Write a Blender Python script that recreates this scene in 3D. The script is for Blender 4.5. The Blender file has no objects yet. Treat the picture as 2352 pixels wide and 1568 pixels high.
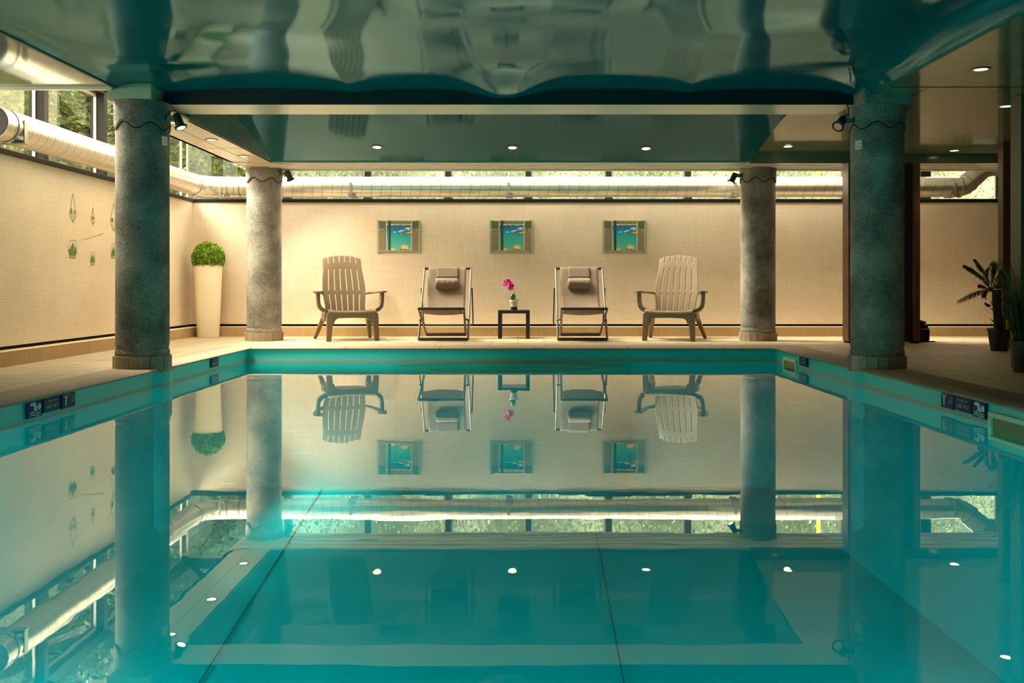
import bpy, bmesh, math, random
from mathutils import Vector, Matrix
R = math.radians
S = bpy.context.scene
C = S.collection
# ------------------------------------------------------------------ camera, world, light, exposure
F = 2180.0; CX = 1190.0; CY = 655.0; H = 0.74          # focal length (px), vanishing point, eye height above the water
cd = bpy.data.cameras.new('camera'); cam = bpy.data.objects.new('camera', cd); C.objects.link(cam)
cd.sensor_width = 36; cd.lens = F / 2352 * 36
cd.shift_x = (1176 - CX) / 2352; cd.shift_y = -(784 - CY) / 2352
cd.clip_start = 0.05; cd.clip_end = 200
cam.location = (0, 0, H); cam.rotation_euler = (R(90), 0, 0)
S.camera = cam
w = bpy.data.worlds.new('sky'); S.world = w; w.use_nodes = True
bg = w.node_tree.nodes['Background']; bg.inputs[0].default_value = (1.0, 0.92, 0.81, 1); bg.inputs[1].default_value = 6.6
sd = bpy.data.lights.new('daylight', 'SUN'); sd.energy = 31; sd.angle = R(50); sd.color = (1.0, 0.89, 0.74)
sun = bpy.data.objects.new('daylight', sd); C.objects.link(sun)
sun.rotation_euler = Vector((0.74, 0.08, -0.85)).to_track_quat('-Z', 'Y').to_euler()
S.view_settings.view_transform = 'Standard'; S.view_settings.look = 'None'
S.view_settings.gamma = 1; S.view_settings.exposure = 0.60; S.view_settings.use_curve_mapping = False

# ------------------------------------------------------------------ materials
class N:
    def __init__(s, name):
        s.m = bpy.data.materials.new(name); s.m.use_nodes = True; s.t = s.m.node_tree
        s.b = s.t.nodes['Principled BSDF']; s.out = s.t.nodes['Material Output']
    def n(s, kind, **kw):
        x = s.t.nodes.new(kind)
        for k, v in kw.items():
            if k.startswith('i_'): x.inputs[k[2:].replace('_', ' ')].default_value = v
            else: setattr(x, k, v)
        return x
    def l(s, a, b): s.t.links.new(a, b)
    def ramp(s, fac, stops):
        r = s.n('ShaderNodeValToRGB'); e = r.color_ramp.elements
        while len(e) < len(stops): e.new(0.5)
        for i, (p, c) in enumerate(stops): e[i].position = p; e[i].color = (*c, 1)
        s.l(fac, r.inputs[0]); return r.outputs[0]
    def obj(s): return s.n('ShaderNodeNewGeometry').outputs['Position']
    def noise(s, co, scale, detail=3, rough=0.55):
        x = s.n('ShaderNodeTexNoise'); x.inputs['Scale'].default_value = scale
        x.inputs['Detail'].default_value = detail; x.inputs['Roughness'].default_value = rough
        s.l(co, x.inputs['Vector']); return x.outputs['Fac']
    def bump(s, h, st, dist=0.01):
        x = s.n('ShaderNodeBump'); x.inputs['Strength'].default_value = st; x.inputs['Distance'].default_value = dist
        s.l(h, x.inputs['Height']); s.l(x.outputs[0], s.b.inputs['Normal']); return x
    def mix(s, fac, a, b):
        x = s.n('ShaderNodeMix', data_type='RGBA')
        if isinstance(fac, float): x.inputs[0].default_value = fac
        else: s.l(fac, x.inputs[0])
        for i, v in ((6, a), (7, b)):
            if isinstance(v, tuple): x.inputs[i].default_value = (*v, 1)
            else: s.l(v, x.inputs[i])
        return x.outputs[2]
    def math(s, op, a, b=0.0):
        x = s.n('ShaderNodeMath', operation=op)
        for i, v in ((0, a), (1, b)):
            if isinstance(v, (int, float)): x.inputs[i].default_value = v
            else: s.l(v, x.inputs[i])
        return x.outputs[0]
def M(name, col, rough=0.6, metal=0.0, ior=1.5, coat=0.0, var=0.0, vscale=8, bump=0.0, bscale=60, emit=None, es=0):
    a = N(name); b = a.b
    b.inputs['Base Color'].default_value = (*col, 1); b.inputs['Roughness'].default_value = rough
    b.inputs['Metallic'].default_value = metal; b.inputs['IOR'].default_value = ior
    if coat: b.inputs['Coat Weight'].default_value = coat; b.inputs['Coat Roughness'].default_value = 0.03
    co = a.obj()
    if var:
        f = a.noise(co, vscale, 4)
        c = a.ramp(f, [(0.3, tuple(x * (1 - var) for x in col)), (0.7, tuple(min(1, x * (1 + var)) for x in col))])
        a.l(c, b.inputs['Base Color'])
    if bump: a.bump(a.noise(co, bscale, 4), bump, 0.004)
    if emit: b.inputs['Emission Color'].default_value = (*emit, 1); b.inputs['Emission Strength'].default_value = es
    return a.m
def mosaic(name, axis):
    a = N(name); co = a.obj(); sp = a.n('ShaderNodeSeparateXYZ'); a.l(co, sp.inputs[0])
    cb = a.n('ShaderNodeCombineXYZ'); a.l(sp.outputs[axis], cb.inputs[0]); a.l(sp.outputs[2], cb.inputs[1])
    br = a.n('ShaderNodeTexBrick', offset=0.0, squash=1.0); a.l(cb.outputs[0], br.inputs['Vector'])
    br.inputs['Color1'].default_value = (0.62, 0.47, 0.34, 1); br.inputs['Color2'].default_value = (0.72, 0.56, 0.43, 1)
    br.inputs['Mortar'].default_value = (0.88, 0.73, 0.56, 1)
    for k, v in (('Scale', 1), ('Mortar Size', 0.0022), ('Mortar Smooth', 0.3), ('Brick Width', 0.0215), ('Row Height', 0.0215), ('Bias', 0.0)):
        br.inputs[k].default_value = v
    big = a.noise(cb.outputs[0], 1.4, 4)
    st = a.n('ShaderNodeMapping'); st.inputs['Scale'].default_value = (2.2, 40, 1); a.l(cb.outputs[0], st.inputs[0])
    st2 = a.n('ShaderNodeMapping'); st2.inputs['Scale'].default_value = (40, 2.2, 1); a.l(cb.outputs[0], st2.inputs[0])
    f = a.math('MULTIPLY', a.noise(st.outputs[0], 1, 2), a.noise(st2.outputs[0], 1, 2))
    c = a.mix(a.ramp(f, [(0.15, (0, 0, 0)), (0.45, (1, 1, 1))]), br.outputs['Color'], (0.80, 0.65, 0.50))
    c2 = a.mix(a.ramp(big, [(0.35, (0, 0, 0)), (0.7, (0.45, 0.45, 0.45))]), c, (0.58, 0.42, 0.28))
    a.l(c2, a.b.inputs['Base Color']); a.b.inputs['Roughness'].default_value = 0.42
    a.bump(br.outputs['Fac'], 0.25, 0.002)
    return a.m
def tiles(name, axis, wdt, cols, mortar, grow, vert=False, rough=0.55, streak=True):
    a = N(name); co = a.obj(); sp = a.n('ShaderNodeSeparateXYZ'); a.l(co, sp.inputs[0])
    cb = a.n('ShaderNodeCombineXYZ'); a.l(sp.outputs[axis], cb.inputs[0]); a.l(sp.outputs[2 if vert else 1], cb.inputs[1])
    br = a.n('ShaderNodeTexBrick', offset=0.0 if vert else 0.5); a.l(cb.outputs[0], br.inputs['Vector'])
    br.inputs['Color1'].default_value = (*cols[0], 1); br.inputs['Color2'].default_value = (*cols[1], 1)
    br.inputs['Mortar'].default_value = (*mortar, 1)
    for k, v in (('Scale', 1), ('Mortar Size', 0.0050 if not vert else 0.0028), ('Mortar Smooth', 0.2), ('Brick Width', wdt), ('Row Height', grow), ('Bias', 0.0)):
        br.inputs[k].default_value = v
    mp = a.n('ShaderNodeMapping'); mp.inputs['Scale'].default_value = (3, 10, 6) if not vert else (9, 30, 9)
    mp.inputs['Rotation'].default_value = (0, 0, 0.6)
    a.l(cb.outputs[0], mp.inputs[0]); f = a.noise(mp.outputs[0], 3, 6, 0.65)
    c = a.mix(a.ramp(f, [(0.35, (0, 0, 0)), (0.75, (0.6, 0.6, 0.6))]), br.outputs['Color'], tuple(x * 0.62 for x in cols[0]))
    a.l(c, a.b.inputs['Base Color']); a.b.inputs['Roughness'].default_value = rough; a.b.inputs['Specular IOR Level'].default_value = 0.22
    a.bump(f, 0.5, 0.006)
    return a.m
def granite(name, dark, light):
    a = N(name); co = a.obj()
    sp = a.noise(co, 150, 4, 0.85); sp2 = a.noise(co, 320, 2, 0.6); big = a.noise(co, 3.2, 5, 0.6)
    v = a.math('ADD', a.math('MULTIPLY', sp, 0.7), a.math('MULTIPLY', sp2, 0.3))
    v = a.math('ADD', v, a.math('MULTIPLY', a.math('SUBTRACT', big, 0.5), 0.36))
    c = a.ramp(v, [(0.40, dark), (0.50, tuple((p + q) / 2 * .85 for p, q in zip(dark, light))), (0.60, light)])
    a.l(c, a.b.inputs['Base Color']); a.b.inputs['Roughness'].default_value = 0.8
    a.bump(sp, 0.6, 0.006)
    return a.m
def glass():
    m = bpy.data.materials.new('window glass'); m.use_nodes = True; t = m.node_tree; t.nodes.clear()
    o = t.nodes.new('ShaderNodeOutputMaterial'); x = t.nodes.new('ShaderNodeMixShader')
    tr = t.nodes.new('ShaderNodeBsdfTransparent'); tr.inputs[0].default_value = (0.88, 0.95, 0.86, 1)
    g = t.nodes.new('ShaderNodeBsdfGlossy'); g.inputs['Roughness'].default_value = 0.02
    f = t.nodes.new('ShaderNodeFresnel'); f.inputs[0].default_value = 1.45
    t.links.new(f.outputs[0], x.inputs[0]); t.links.new(tr.outputs[0], x.inputs[1]); t.links.new(g.outputs[0], x.inputs[2])
    t.links.new(x.outputs[0], o.inputs[0]); return m
def water():
    m = bpy.data.materials.new('pool water'); m.use_nodes = True; t = m.node_tree; t.nodes.clear()
    nn = t.nodes.new; L = t.links.new
    o = nn('ShaderNodeOutputMaterial'); x = nn('ShaderNodeMixShader')
    tr = nn('ShaderNodeBsdfTransparent'); tr.inputs[0].default_value = (0.62, 0.97, 1.0, 1)
    g = nn('ShaderNodeBsdfGlossy'); g.inputs['Roughness'].default_value = 0.0; g.inputs[0].default_value = (0.97, 1.0, 0.92, 1)
    f = nn('ShaderNodeFresnel'); f.inputs[0].default_value = 1.85
    ge = nn('ShaderNodeNewGeometry'); mp = nn('ShaderNodeMapping'); mp.inputs['Scale'].default_value = (0.9, 1.6, 1)
    n1 = nn('ShaderNodeTexNoise'); n1.inputs['Scale'].default_value = 1.6; n1.inputs['Detail'].default_value = 3
    L(ge.outputs['Position'], mp.inputs[0]); L(mp.outputs[0], n1.inputs['Vector'])
    b = nn('ShaderNodeBump'); b.inputs['Strength'].default_value = 0.035; b.inputs['Distance'].default_value = 0.012
    L(n1.outputs['Fac'], b.inputs['Height']); L(b.outputs[0], g.inputs['Normal'])
    L(f.outputs[0], x.inputs[0]); L(tr.outputs[0], x.inputs[1]); L(g.outputs[0], x.inputs[2]); L(x.outputs[0], o.inputs[0])
    return m
def liner():
    a = N('turquoise liner'); co = a.obj(); sp = a.n('ShaderNodeSeparateXYZ'); a.l(co, sp.inputs[0])
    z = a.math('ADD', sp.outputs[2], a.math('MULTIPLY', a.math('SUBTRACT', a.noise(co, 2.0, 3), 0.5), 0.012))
    c = a.ramp(a.math('ADD', a.math('MULTIPLY', z, 5.0), 0.5), [(0.0, (0.005, 0.60, 0.66)), (0.47, (0.01, 0.60, 0.66)), (0.505, (0.42, 0.36, 0.24)), (0.56, (0.20, 0.44, 0.36)), (0.66, (0.03, 0.60, 0.56))])  # beige waterline band puts the warm reflected line into the colour
    a.l(c, a.b.inputs['Base Color']); a.b.inputs['Roughness'].default_value = 0.35
    return a.m
def duct_mat():
    a = N('spiral duct steel'); uv = a.n('ShaderNodeUVMap'); sp = a.n('ShaderNodeSeparateXYZ'); a.l(uv.outputs[0], sp.inputs[0])
    fr = a.math('FRACT', a.math('ADD', a.math('DIVIDE', sp.outputs[0], 0.115), a.math('MULTIPLY', sp.outputs[1], 1.0)))
    ln = a.math('LESS_THAN', fr, 0.045)
    f = a.noise(a.obj(), 9, 4)
    base = a.ramp(f, [(0.3, (0.62, 0.56, 0.50)), (0.7, (0.74, 0.68, 0.60))])
    a.l(a.mix(ln, base, (0.22, 0.19, 0.16)), a.b.inputs['Base Color'])
    a.b.inputs['Metallic'].default_value = 0.75; a.b.inputs['Roughness'].default_value = 0.28
    a.bump(ln, 0.5, 0.004)
    return a.m
def vcol_mat(name, rough=0.5):
    a = N(name); v = a.n('ShaderNodeVertexColor', layer_name='Col'); a.l(v.outputs[0], a.b.inputs['Base Color'])
    a.b.inputs['Roughness'].default_value = rough; return a.m
def leafmat(name, stops, rough=0.5, trans=0.0):
    a = N(name); f = a.noise(a.obj(), 22, 3); a.l(a.ramp(f, stops), a.b.inputs['Base Color']); a.b.inputs['Roughness'].default_value = rough
    if trans: a.b.inputs['Subsurface Weight'].default_value = 0.0
    return a.m
def fabric(name, col):
    a = N(name); co = a.obj(); b = a.noise(co, 500, 2); c = a.noise(co, 6, 3)
    a.l(a.ramp(c, [(0.3, tuple(x * .85 for x in col)), (0.7, tuple(x * 1.1 for x in col))]), a.b.inputs['Base Color'])
    a.b.inputs['Roughness'].default_value = 0.75; a.bump(b, 0.3, 0.002); return a.m
def stretch(name, col, ior, rough, tint=(1, 1, 1)):
    a = N(name); co = a.obj()
    mp = a.n('ShaderNodeMapping'); mp.inputs['Scale'].default_value = (1, 6, 1); a.l(co, mp.inputs[0])
    n = a.noise(mp.outputs[0], 60, 3); c = a.noise(co, 2.5, 4)
    a.l(a.ramp(c, [(0.3, tuple(x * .9 for x in col)), (0.7, tuple(x * 1.1 for x in col))]), a.b.inputs['Base Color'])
    a.b.inputs['IOR'].default_value = ior; a.b.inputs['Specular Tint'].default_value = (*tint, 1)
    a.l(a.ramp(n, [(0.3, (rough * .6,) * 3), (0.7, (rough * 1.5,) * 3)]), a.b.inputs['Roughness'])
    bm = a.bump(n, 0.05, 0.001)
    if tint != (1, 1, 1):                      # tinted gloss over the coloured film
        d = a.n('ShaderNodeBsdfDiffuse'); g = a.n('ShaderNodeBsdfGlossy'); x = a.n('ShaderNodeMixShader'); f = a.n('ShaderNodeFresnel')
        f.inputs[0].default_value = ior; g.inputs['Roughness'].default_value = rough; g.inputs[0].default_value = (*tint, 1); d.inputs[0].default_value = (*col, 1)
        for s_ in (d, g, f): a.l(bm.outputs[0], s_.inputs['Normal'])
        a.l(f.outputs[0], x.inputs[0]); a.l(d.outputs[0], x.inputs[1]); a.l(g.outputs[0], x.inputs[2]); a.l(x.outputs[0], a.out.inputs[0])
    return a.m
MT = dict(
    wall_b=mosaic('cream mosaic back', 0), wall_l=mosaic('cream mosaic left', 1),
    floor=tiles('stone floor tiles', 0, 0.56, ((0.55, 0.42, 0.27), (0.62, 0.48, 0.31)), (0.10, 0.065, 0.04), 0.28, rough=0.5),
    ledge_b=tiles('ledge tiles back', 0, 0.282, ((0.50, 0.32, 0.15), (0.56, 0.37, 0.19)), (0.62, 0.47, 0.28), 3.0, vert=True),
    ledge_l=tiles('ledge tiles left', 1, 0.282, ((0.50, 0.32, 0.15), (0.56, 0.37, 0.19)), (0.62, 0.47, 0.28), 3.0, vert=True),
    ledge_top=M('ledge top', (0.86, 0.72, 0.52), 0.4),
    coping=M('rough granite coping', (0.42, 0.29, 0.19), 0.8, var=0.3, vscale=30, bump=0.8, bscale=90),
    plinth=tiles('plinth tiles', 0, 0.07, ((0.34, 0.26, 0.17), (0.46, 0.36, 0.25)), (0.16, 0.12, 0.08), 3.0, vert=True),
    granite=granite('granite', (0.035, 0.032, 0.024), (0.52, 0.45, 0.37)),
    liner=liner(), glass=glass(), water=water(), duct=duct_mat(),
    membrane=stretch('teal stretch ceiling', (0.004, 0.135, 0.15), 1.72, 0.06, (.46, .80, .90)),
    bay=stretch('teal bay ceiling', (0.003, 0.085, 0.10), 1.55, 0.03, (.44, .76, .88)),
    lacq=stretch('pale lacquer ceiling', (0.26, 0.27, 0.16), 2.6, 0.08),
    lacq2=stretch('green lacquer panel', (0.13, 0.17, 0.11), 1.5, 0.16),
    soffit=M('warm white soffit', (0.78, 0.66, 0.50), 0.22, ior=1.6),
    white=M('white paint', (0.72, 0.66, 0.54), 0.5),
    beam=M('midnight blue beam', (0.0012, 0.006, 0.009), 0.6),
    dark=M('dark aluminium', (0.010, 0.0075, 0.006), 0.45), brown=M('brown anodised frame', (0.045, 0.034, 0.027), 0.5),
    alu=M('silver aluminium', (0.34, 0.31, 0.26), 0.35, metal=0.6),
    gap=M('dark recess', (0.02, 0.015, 0.012), 0.9),
    wood=M('reddish wood', (0.16, 0.065, 0.028), 0.45, var=0.25, vscale=5), woodd=M('dark wood', (0.035, 0.013, 0.007), 0.5, var=0.3, vscale=5),
    post=M('olive painted post', (0.13, 0.085, 0.035), 0.5),
    plastic=M('taupe resin', (0.18, 0.118, 0.065), 0.42, bump=0.1, bscale=120),
    tube=M('steel tube grey brown', (0.12, 0.10, 0.085), 0.42, metal=0.8), tubed=M('dark tube', (0.045, 0.032, 0.025), 0.4, metal=0.3),
    sling=fabric('taupe sling', (0.20, 0.13, 0.082)), sling2=fabric('taupe mesh flap', (0.17, 0.11, 0.07)), pil=fabric('taupe pillow', (0.21, 0.135, 0.085)),
    black=M('black brown lacquer', (0.018, 0.011, 0.008), 0.4),
    pot=M('cream resin', (0.86, 0.72, 0.50), 0.35), potw=M('white glazed pot', (0.72, 0.68, 0.58), 0.4, bump=0.5, bscale=60), potr=M('dark red foot', (0.05, 0.008, 0.006), 0.4),
    leaf=leafmat('box leaves', [(0.3, (0.05, 0.12, 0.006)), (0.52, (0.22, 0.36, 0.014)), (0.7, (0.50, 0.62, 0.05))]),
    leafd=M('dark orchid leaf', (0.008, 0.05, 0.008), 0.35),
    petal=leafmat('magenta petals', [(0.3, (0.50, 0.0, 0.10)), (0.7, (0.90, 0.02, 0.35))]),
    stem=M('stem', (0.20, 0.22, 0.04), 0.5),
    palm=leafmat('palm leaflets', [(0.3, (0.03, 0.035, 0.010)), (0.7, (0.09, 0.10, 0.030))]),
    trunk=M('fibrous trunk', (0.035, 0.018, 0.012), 0.9, bump=0.8), spike=M('red brown leaf bases', (0.16, 0.02, 0.015), 0.7),
    grass=leafmat('grass blades', [(0.3, (0.010, 0.035, 0.004)), (0.7, (0.05, 0.10, 0.012))]),
    potd=M('black plastic pot', (0.012, 0.009, 0.007), 0.35), potb=M('brown pot', (0.04, 0.022, 0.010), 0.5),
    leather=M('black leather', (0.008, 0.005, 0.010), 0.22, bump=0.6, bscale=25),
    signb=M('navy sign', (0.003, 0.022, 0.075), 0.35), signw=M('sign white', (0.62, 0.70, 0.62), 0.5), signr=M('sign red', (0.5, 0.05, 0.04), 0.5),
    label=M('label card', (0.78, 0.72, 0.58), 0.5), ink=M('ink', (0.05, 0.04, 0.04), 0.6),
    skim=M('cream skimmer frame', (0.70, 0.68, 0.46), 0.4), skimi=M('tan skimmer inside', (0.30, 0.22, 0.11), 0.6),
    spotb=M('dark green spotlight metal', (0.022, 0.026, 0.018), 0.4), spotg=M('grey bracket', (0.16, 0.16, 0.14), 0.45),
    cable=M('black cable', (0.01, 0.008, 0.008), 0.5),
    lamp=M('lit lens', (1, 0.8, 0.5), 0.4, emit=(1.0, 0.66, 0.27), es=9.0), lampdim=M('dim lens', (0.25, 0.14, 0.08), 0.4, emit=(1.0, 0.5, 0.25), es=0.12),
    rim=M('bronze rim', (0.20, 0.14, 0.09), 0.3, metal=0.7),
    print=vcol_mat('printed picture'), sticker=vcol_mat('wall sticker'),
    conif=leafmat('evergreen sprays', [(0.25, (0.010, 0.016, 0.002)), (0.5, (0.055, 0.070, 0.006)), (0.72, (0.20, 0.18, 0.02))], 0.7),
    hedge=leafmat('pale sage hedge', [(0.25, (0.09, 0.115, 0.065)), (0.5, (0.15, 0.18, 0.10)), (0.75, (0.26, 0.29, 0.17))], 0.7),
    bark=M('bark', (0.06, 0.04, 0.025), 0.9), outw=M('pale outside wall', (0.80, 0.82, 0.68), 0.6), soil=M('outside ground', (0.08, 0.09, 0.04), 0.9),
    yellow=M('yellow pole paint', (0.75, 0.50, 0.01), 0.5), seam=M('liner seam', (0.002, 0.16, 0.15), 0.5), step=M('pale liner steps', (0.92, 0.93, 0.74), 0.4),
)

for k_ in ('signb', 'dark', 'brown'):
    MT[k_].node_tree.nodes['Principled BSDF'].inputs['Specular IOR Level'].default_value = 0.12
# ------------------------------------------------------------------ helpers
def tag(o, label=None, cat=None, group=None, kind=None):
    if label: o['label'] = label
    if cat: o['category'] = cat
    if group: o['group'] = group
    if kind: o['kind'] = kind
    return o
def thing(name, loc, label, cat, group=None, rz=0):
    o = bpy.data.objects.new(name, None); C.objects.link(o); o.empty_display_size = 0.1
    o.location = loc; o.rotation_euler = (0, 0, rz)
    return tag(o, label, cat, group)
class MB:
    def __init__(s): s.v = []; s.f = []; s.uv = {}; s.mi = []; s.cur = 0
    def add(s, vs, fs):
        n = len(s.v); s.v += [tuple(p) for p in vs]; s.f += [tuple(i + n for i in f) for f in fs]; s.mi += [s.cur] * len(fs)
        return s
    def box(s, a, b, mat=None):
        x0, y0, z0 = a; x1, y1, z1 = b
        vs = [(x, y, z) for z in (z0, z1) for x, y in ((x0, y0), (x1, y0), (x1, y1), (x0, y1))]
        if mat: vs = [mat @ Vector(p) for p in vs]
        return s.add(vs, [(3, 2, 1, 0), (4, 5, 6, 7), (0, 1, 5, 4), (1, 2, 6, 5), (2, 3, 7, 6), (3, 0, 4, 7)])
    def quad(s, *p): return s.add(p, [tuple(range(len(p)))])
    def prism(s, pts, d):                     # polygon pts (3-D) extruded by vector d
        n = len(pts); d = Vector(d); top = [tuple(Vector(p) + d) for p in pts]
        fs = [tuple(range(n))[::-1], tuple(range(n, 2 * n))] + [(i, (i + 1) % n, (i + 1) % n + n, i + n) for i in range(n)]
        return s.add(list(pts) + top, fs)
    def tube(s, pts, r, seg=10, cap=True, uvs=False):
        P = [Vector(p) for p in pts]; n = len(P); rs = r if isinstance(r, (list, tuple)) else [r] * n
        t0 = (P[1] - P[0]).normalized(); up = Vector((0, 0, 1)) if abs(t0.z) < 0.9 else Vector((0, 1, 0))
        a = t0.cross(up).normalized(); base = len(s.v); Ls = [0.0]
        for i in range(n):
            t = ((P[min(i + 1, n - 1)] - P[max(i - 1, 0)])).normalized()
            a = (a - t * a.dot(t)).normalized(); b = t.cross(a)
            if i: Ls.append(Ls[-1] + (P[i] - P[i - 1]).length)
            for k in range(seg):
                an = 2 * math.pi * k / seg; s.v.append(tuple(P[i] + (a * math.cos(an) + b * math.sin(an)) * rs[i]))
        for i in range(n - 1):
            for k in range(seg):
                k2 = (k + 1) % seg
                if uvs: s.uv[len(s.f)] = [(Ls[i], k / seg), (Ls[i], (k + 1) / seg), (Ls[i + 1], (k + 1) / seg), (Ls[i + 1], k / seg)]
                s.f.append((base + i * seg + k, base + i * seg + k2, base + (i + 1) * seg + k2, base + (i + 1) * seg + k)); s.mi.append(s.cur)
        if cap:
            s.f.append(tuple(base + k for k in range(seg))[::-1]); s.f.append(tuple(base + (n - 1) * seg + k for k in range(seg))); s.mi += [s.cur] * 2
        return s
    def lathe(s, prof, c=(0, 0, 0), seg=32, axis=None, cap=True):
        base = len(s.v); mt = axis or Matrix.Identity(3); c = Vector(c)
        for r, z in prof:
            for k in range(seg):
                an = 2 * math.pi * k / seg; s.v.append(tuple(c + mt @ Vector((r * math.cos(an), r * math.sin(an), z))))
        for i in range(len(prof) - 1):
            for k in range(seg):
                k2 = (k + 1) % seg; s.f.append((base + i * seg + k, base + i * seg + k2, base + (i + 1) * seg + k2, base + (i + 1) * seg + k)); s.mi.append(s.cur)
        if cap:
            s.f.append(tuple(base + k for k in range(seg))[::-1]); s.f.append(tuple(base + (len(prof) - 1) * seg + k for k in range(seg))); s.mi += [s.cur] * 2
        return s
    def grid(s, fn, nu, nv, skip=None):
        base = len(s.v)
        for j in range(nv + 1):
            for i in range(nu + 1): s.v.append(tuple(fn(i / nu, j / nv)))
        for j in range(nv):
            for i in range(nu):
                if skip and skip((i + .5) / nu, (j + .5) / nv): continue
                b = base + j * (nu + 1) + i; s.f.append((b, b + 1, b + nu + 2, b + nu + 1)); s.mi.append(s.cur)
        return s
    def flip(s): s.f = [f[::-1] for f in s.f]; return s
    def build(s, name, mat, parent=None, smooth=False, bevel=0, solid=0, sub=0, cols=None, autos=True):
        me = bpy.data.meshes.new(name); me.from_pydata(s.v, [], s.f)
        ms = mat if isinstance(mat, (list, tuple)) else [mat]
        for m in ms: me.materials.append(m)
        if len(ms) > 1: me.polygons.foreach_set('material_index', s.mi)
        if s.uv:
            ul = me.uv_layers.new(name='UVMap')
            for p in me.polygons:
                q = s.uv.get(p.index)
                if q:
                    for li, c in zip(p.loop_indices, q): ul.data[li].uv = c
        if cols:
            ca = me.color_attributes.new('Col', 'FLOAT_COLOR', 'POINT')
            for i, c in enumerate(cols): ca.data[i].color = (*c, 1)
        if smooth:
            me.polygons.foreach_set('use_smooth', [True] * len(me.polygons))
            if autos: me.set_sharp_from_angle(angle=R(40))
        me.update()
        o = bpy.data.objects.new(name, me); C.objects.link(o)
        if parent: o.parent = parent
        if solid: md = o.modifiers.new('s', 'SOLIDIFY'); md.thickness = solid; md.offset = 0
        if bevel: md = o.modifiers.new('b', 'BEVEL'); md.width = bevel; md.segments = 2; md.limit_method = 'ANGLE'
        if sub: md = o.modifiers.new('u', 'SUBSURF'); md.levels = sub; md.render_levels = sub
        return o
def struct(name, mb, mat, **k): return tag(mb.build(name, mat, **k), kind='structure')
def px(x, y, D): return Vector(((x - CX) * D / F, D, H - (y - CY) * D / F))
def copy_tree(o, parent=None):
    c = o.copy(); C.objects.link(c); c.parent = parent
    for ch in [x for x in bpy.data.objects if x.parent == o]: copy_tree(ch, c)
    return c
def text_mesh(name, s, size, mat, parent, fn, align='CENTER'):    # lettering laid out through fn(u, v)
    cu = bpy.data.curves.new('t', 'FONT'); cu.body = s; cu.size = size; cu.align_x = align; cu.resolution_u = 3
    to = bpy.data.objects.new('t', cu); C.objects.link(to)
    dg = bpy.context.evaluated_depsgraph_get(); me = bpy.data.meshes.new_from_object(to.evaluated_get(dg)); bpy.data.objects.remove(to)
    for v in me.vertices: v.co = fn(v.co.x, v.co.y)
    me.name = name; me.materials.clear(); me.materials.append(mat)
    o = bpy.data.objects.new(name, me); C.objects.link(o); o.parent = parent; return o
def lerp(a, b, t): return a + (b - a) * t
def sst(a, b, x):
    t = max(0, min(1, (x - a) / (b - a))); return t * t * (3 - 2 * t)
def curve(pts, n):                            # Catmull-Rom through points
    P = [Vector(p) for p in pts]; P = [P[0] * 2 - P[1]] + P + [P[-1] * 2 - P[-2]]; out = []
    for i in range(1, len(P) - 2):
        for k in range(n):
            t = k / n; a, b, c, d = P[i - 1], P[i], P[i + 1], P[i + 2]
            out.append(0.5 * ((2 * b) + (c - a) * t + (2 * a - 5 * b + 4 * c - d) * t * t + (3 * b - a - 3 * c + d) * t ** 3))
    out.append(P[-2]); return out
# ------------------------------------------------------------------ dimensions (metres, water surface at z = 0)
ZF = 0.134                                     # deck
PL, PR, PN, PF = -2.637, 2.504, 0.8, 9.25      # pool edges
YB, XL = 11.40, -3.905                         # mosaic faces
LB, LL = 11.25, -3.80                          # ledge faces
ZW0, ZW1 = 0.275, 1.735
GX, GY = -4.07, 11.56                          # glazing planes
XR = 5.95
# ------------------------------------------------------------------ floor and pool
m = MB()
for a, b in (((-4.2, -4, -0.1), (PL - .30, 11.6, ZF)), ((PR + .30, -4, -0.1), (6.2, 11.6, ZF)), ((PL - .30, PF + .30, -0.1), (PR + .30, 11.6, ZF)), ((PL - .30, -4, -0.1), (PR + .30, PN - .30, ZF))):
    m.box(a, b)
struct('floor', m, MT['floor'])
def ring(prof):
    mb = MB(); n = len(prof)
    for o, z in prof: mb.v += [(PL - o, PN - o, z), (PR + o, PN - o, z), (PR + o, PF + o, z), (PL - o, PF + o, z)]
    for i in range(n - 1):
        for k in range(4):
            mb.f.append((i * 4 + k, i * 4 + (k + 1) % 4, (i + 1) * 4 + (k + 1) % 4, (i + 1) * 4 + k)); mb.mi.append(0)
    return mb
a = N('rough granite coping slabs'); co = a.obj(); sp = a.n('ShaderNodeSeparateXYZ'); a.l(co, sp.inputs[0])
jx = a.math('LESS_THAN', a.math('FRACT', a.math('DIVIDE', a.math('ADD', sp.outputs[0], 20.085), 0.92)), 0.006)
jy = a.math('LESS_THAN', a.math('FRACT', a.math('DIVIDE', a.math('ADD', sp.outputs[1], 20.3), 0.92)), 0.006)
far = a.math('GREATER_THAN', sp.outputs[1], PF - 0.05); j = a.math('ADD', a.math('MULTIPLY', jx, far), a.math('MULTIPLY', jy, a.math('SUBTRACT', 1.0, far)))
f1 = a.noise(co, 55, 5, .7); f2 = a.noise(co, 4, 4)
c = a.ramp(f1, [(0.3, (0.30, 0.20, 0.13)), (0.7, (0.52, 0.39, 0.28))]); c = a.mix(a.math('MULTIPLY', f2, 0.5), c, (0.46, 0.33, 0.22))
a.l(a.mix(j, c, (0.06, 0.04, 0.03)), a.b.inputs['Base Color']); a.b.inputs['Roughness'].default_value = 0.75; a.bump(f1, 0.7, 0.005)
struct('pool_coping', ring([(.30, .10), (.30, ZF + .001), (.0, ZF + .001), (-.012, ZF - .002), (-.021, ZF - .008), (-.023, ZF - .014), (-.019, ZF - .019), (0, ZF - .022), (.06, ZF - .022)]), a.m, smooth=True, autos=False)
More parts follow.
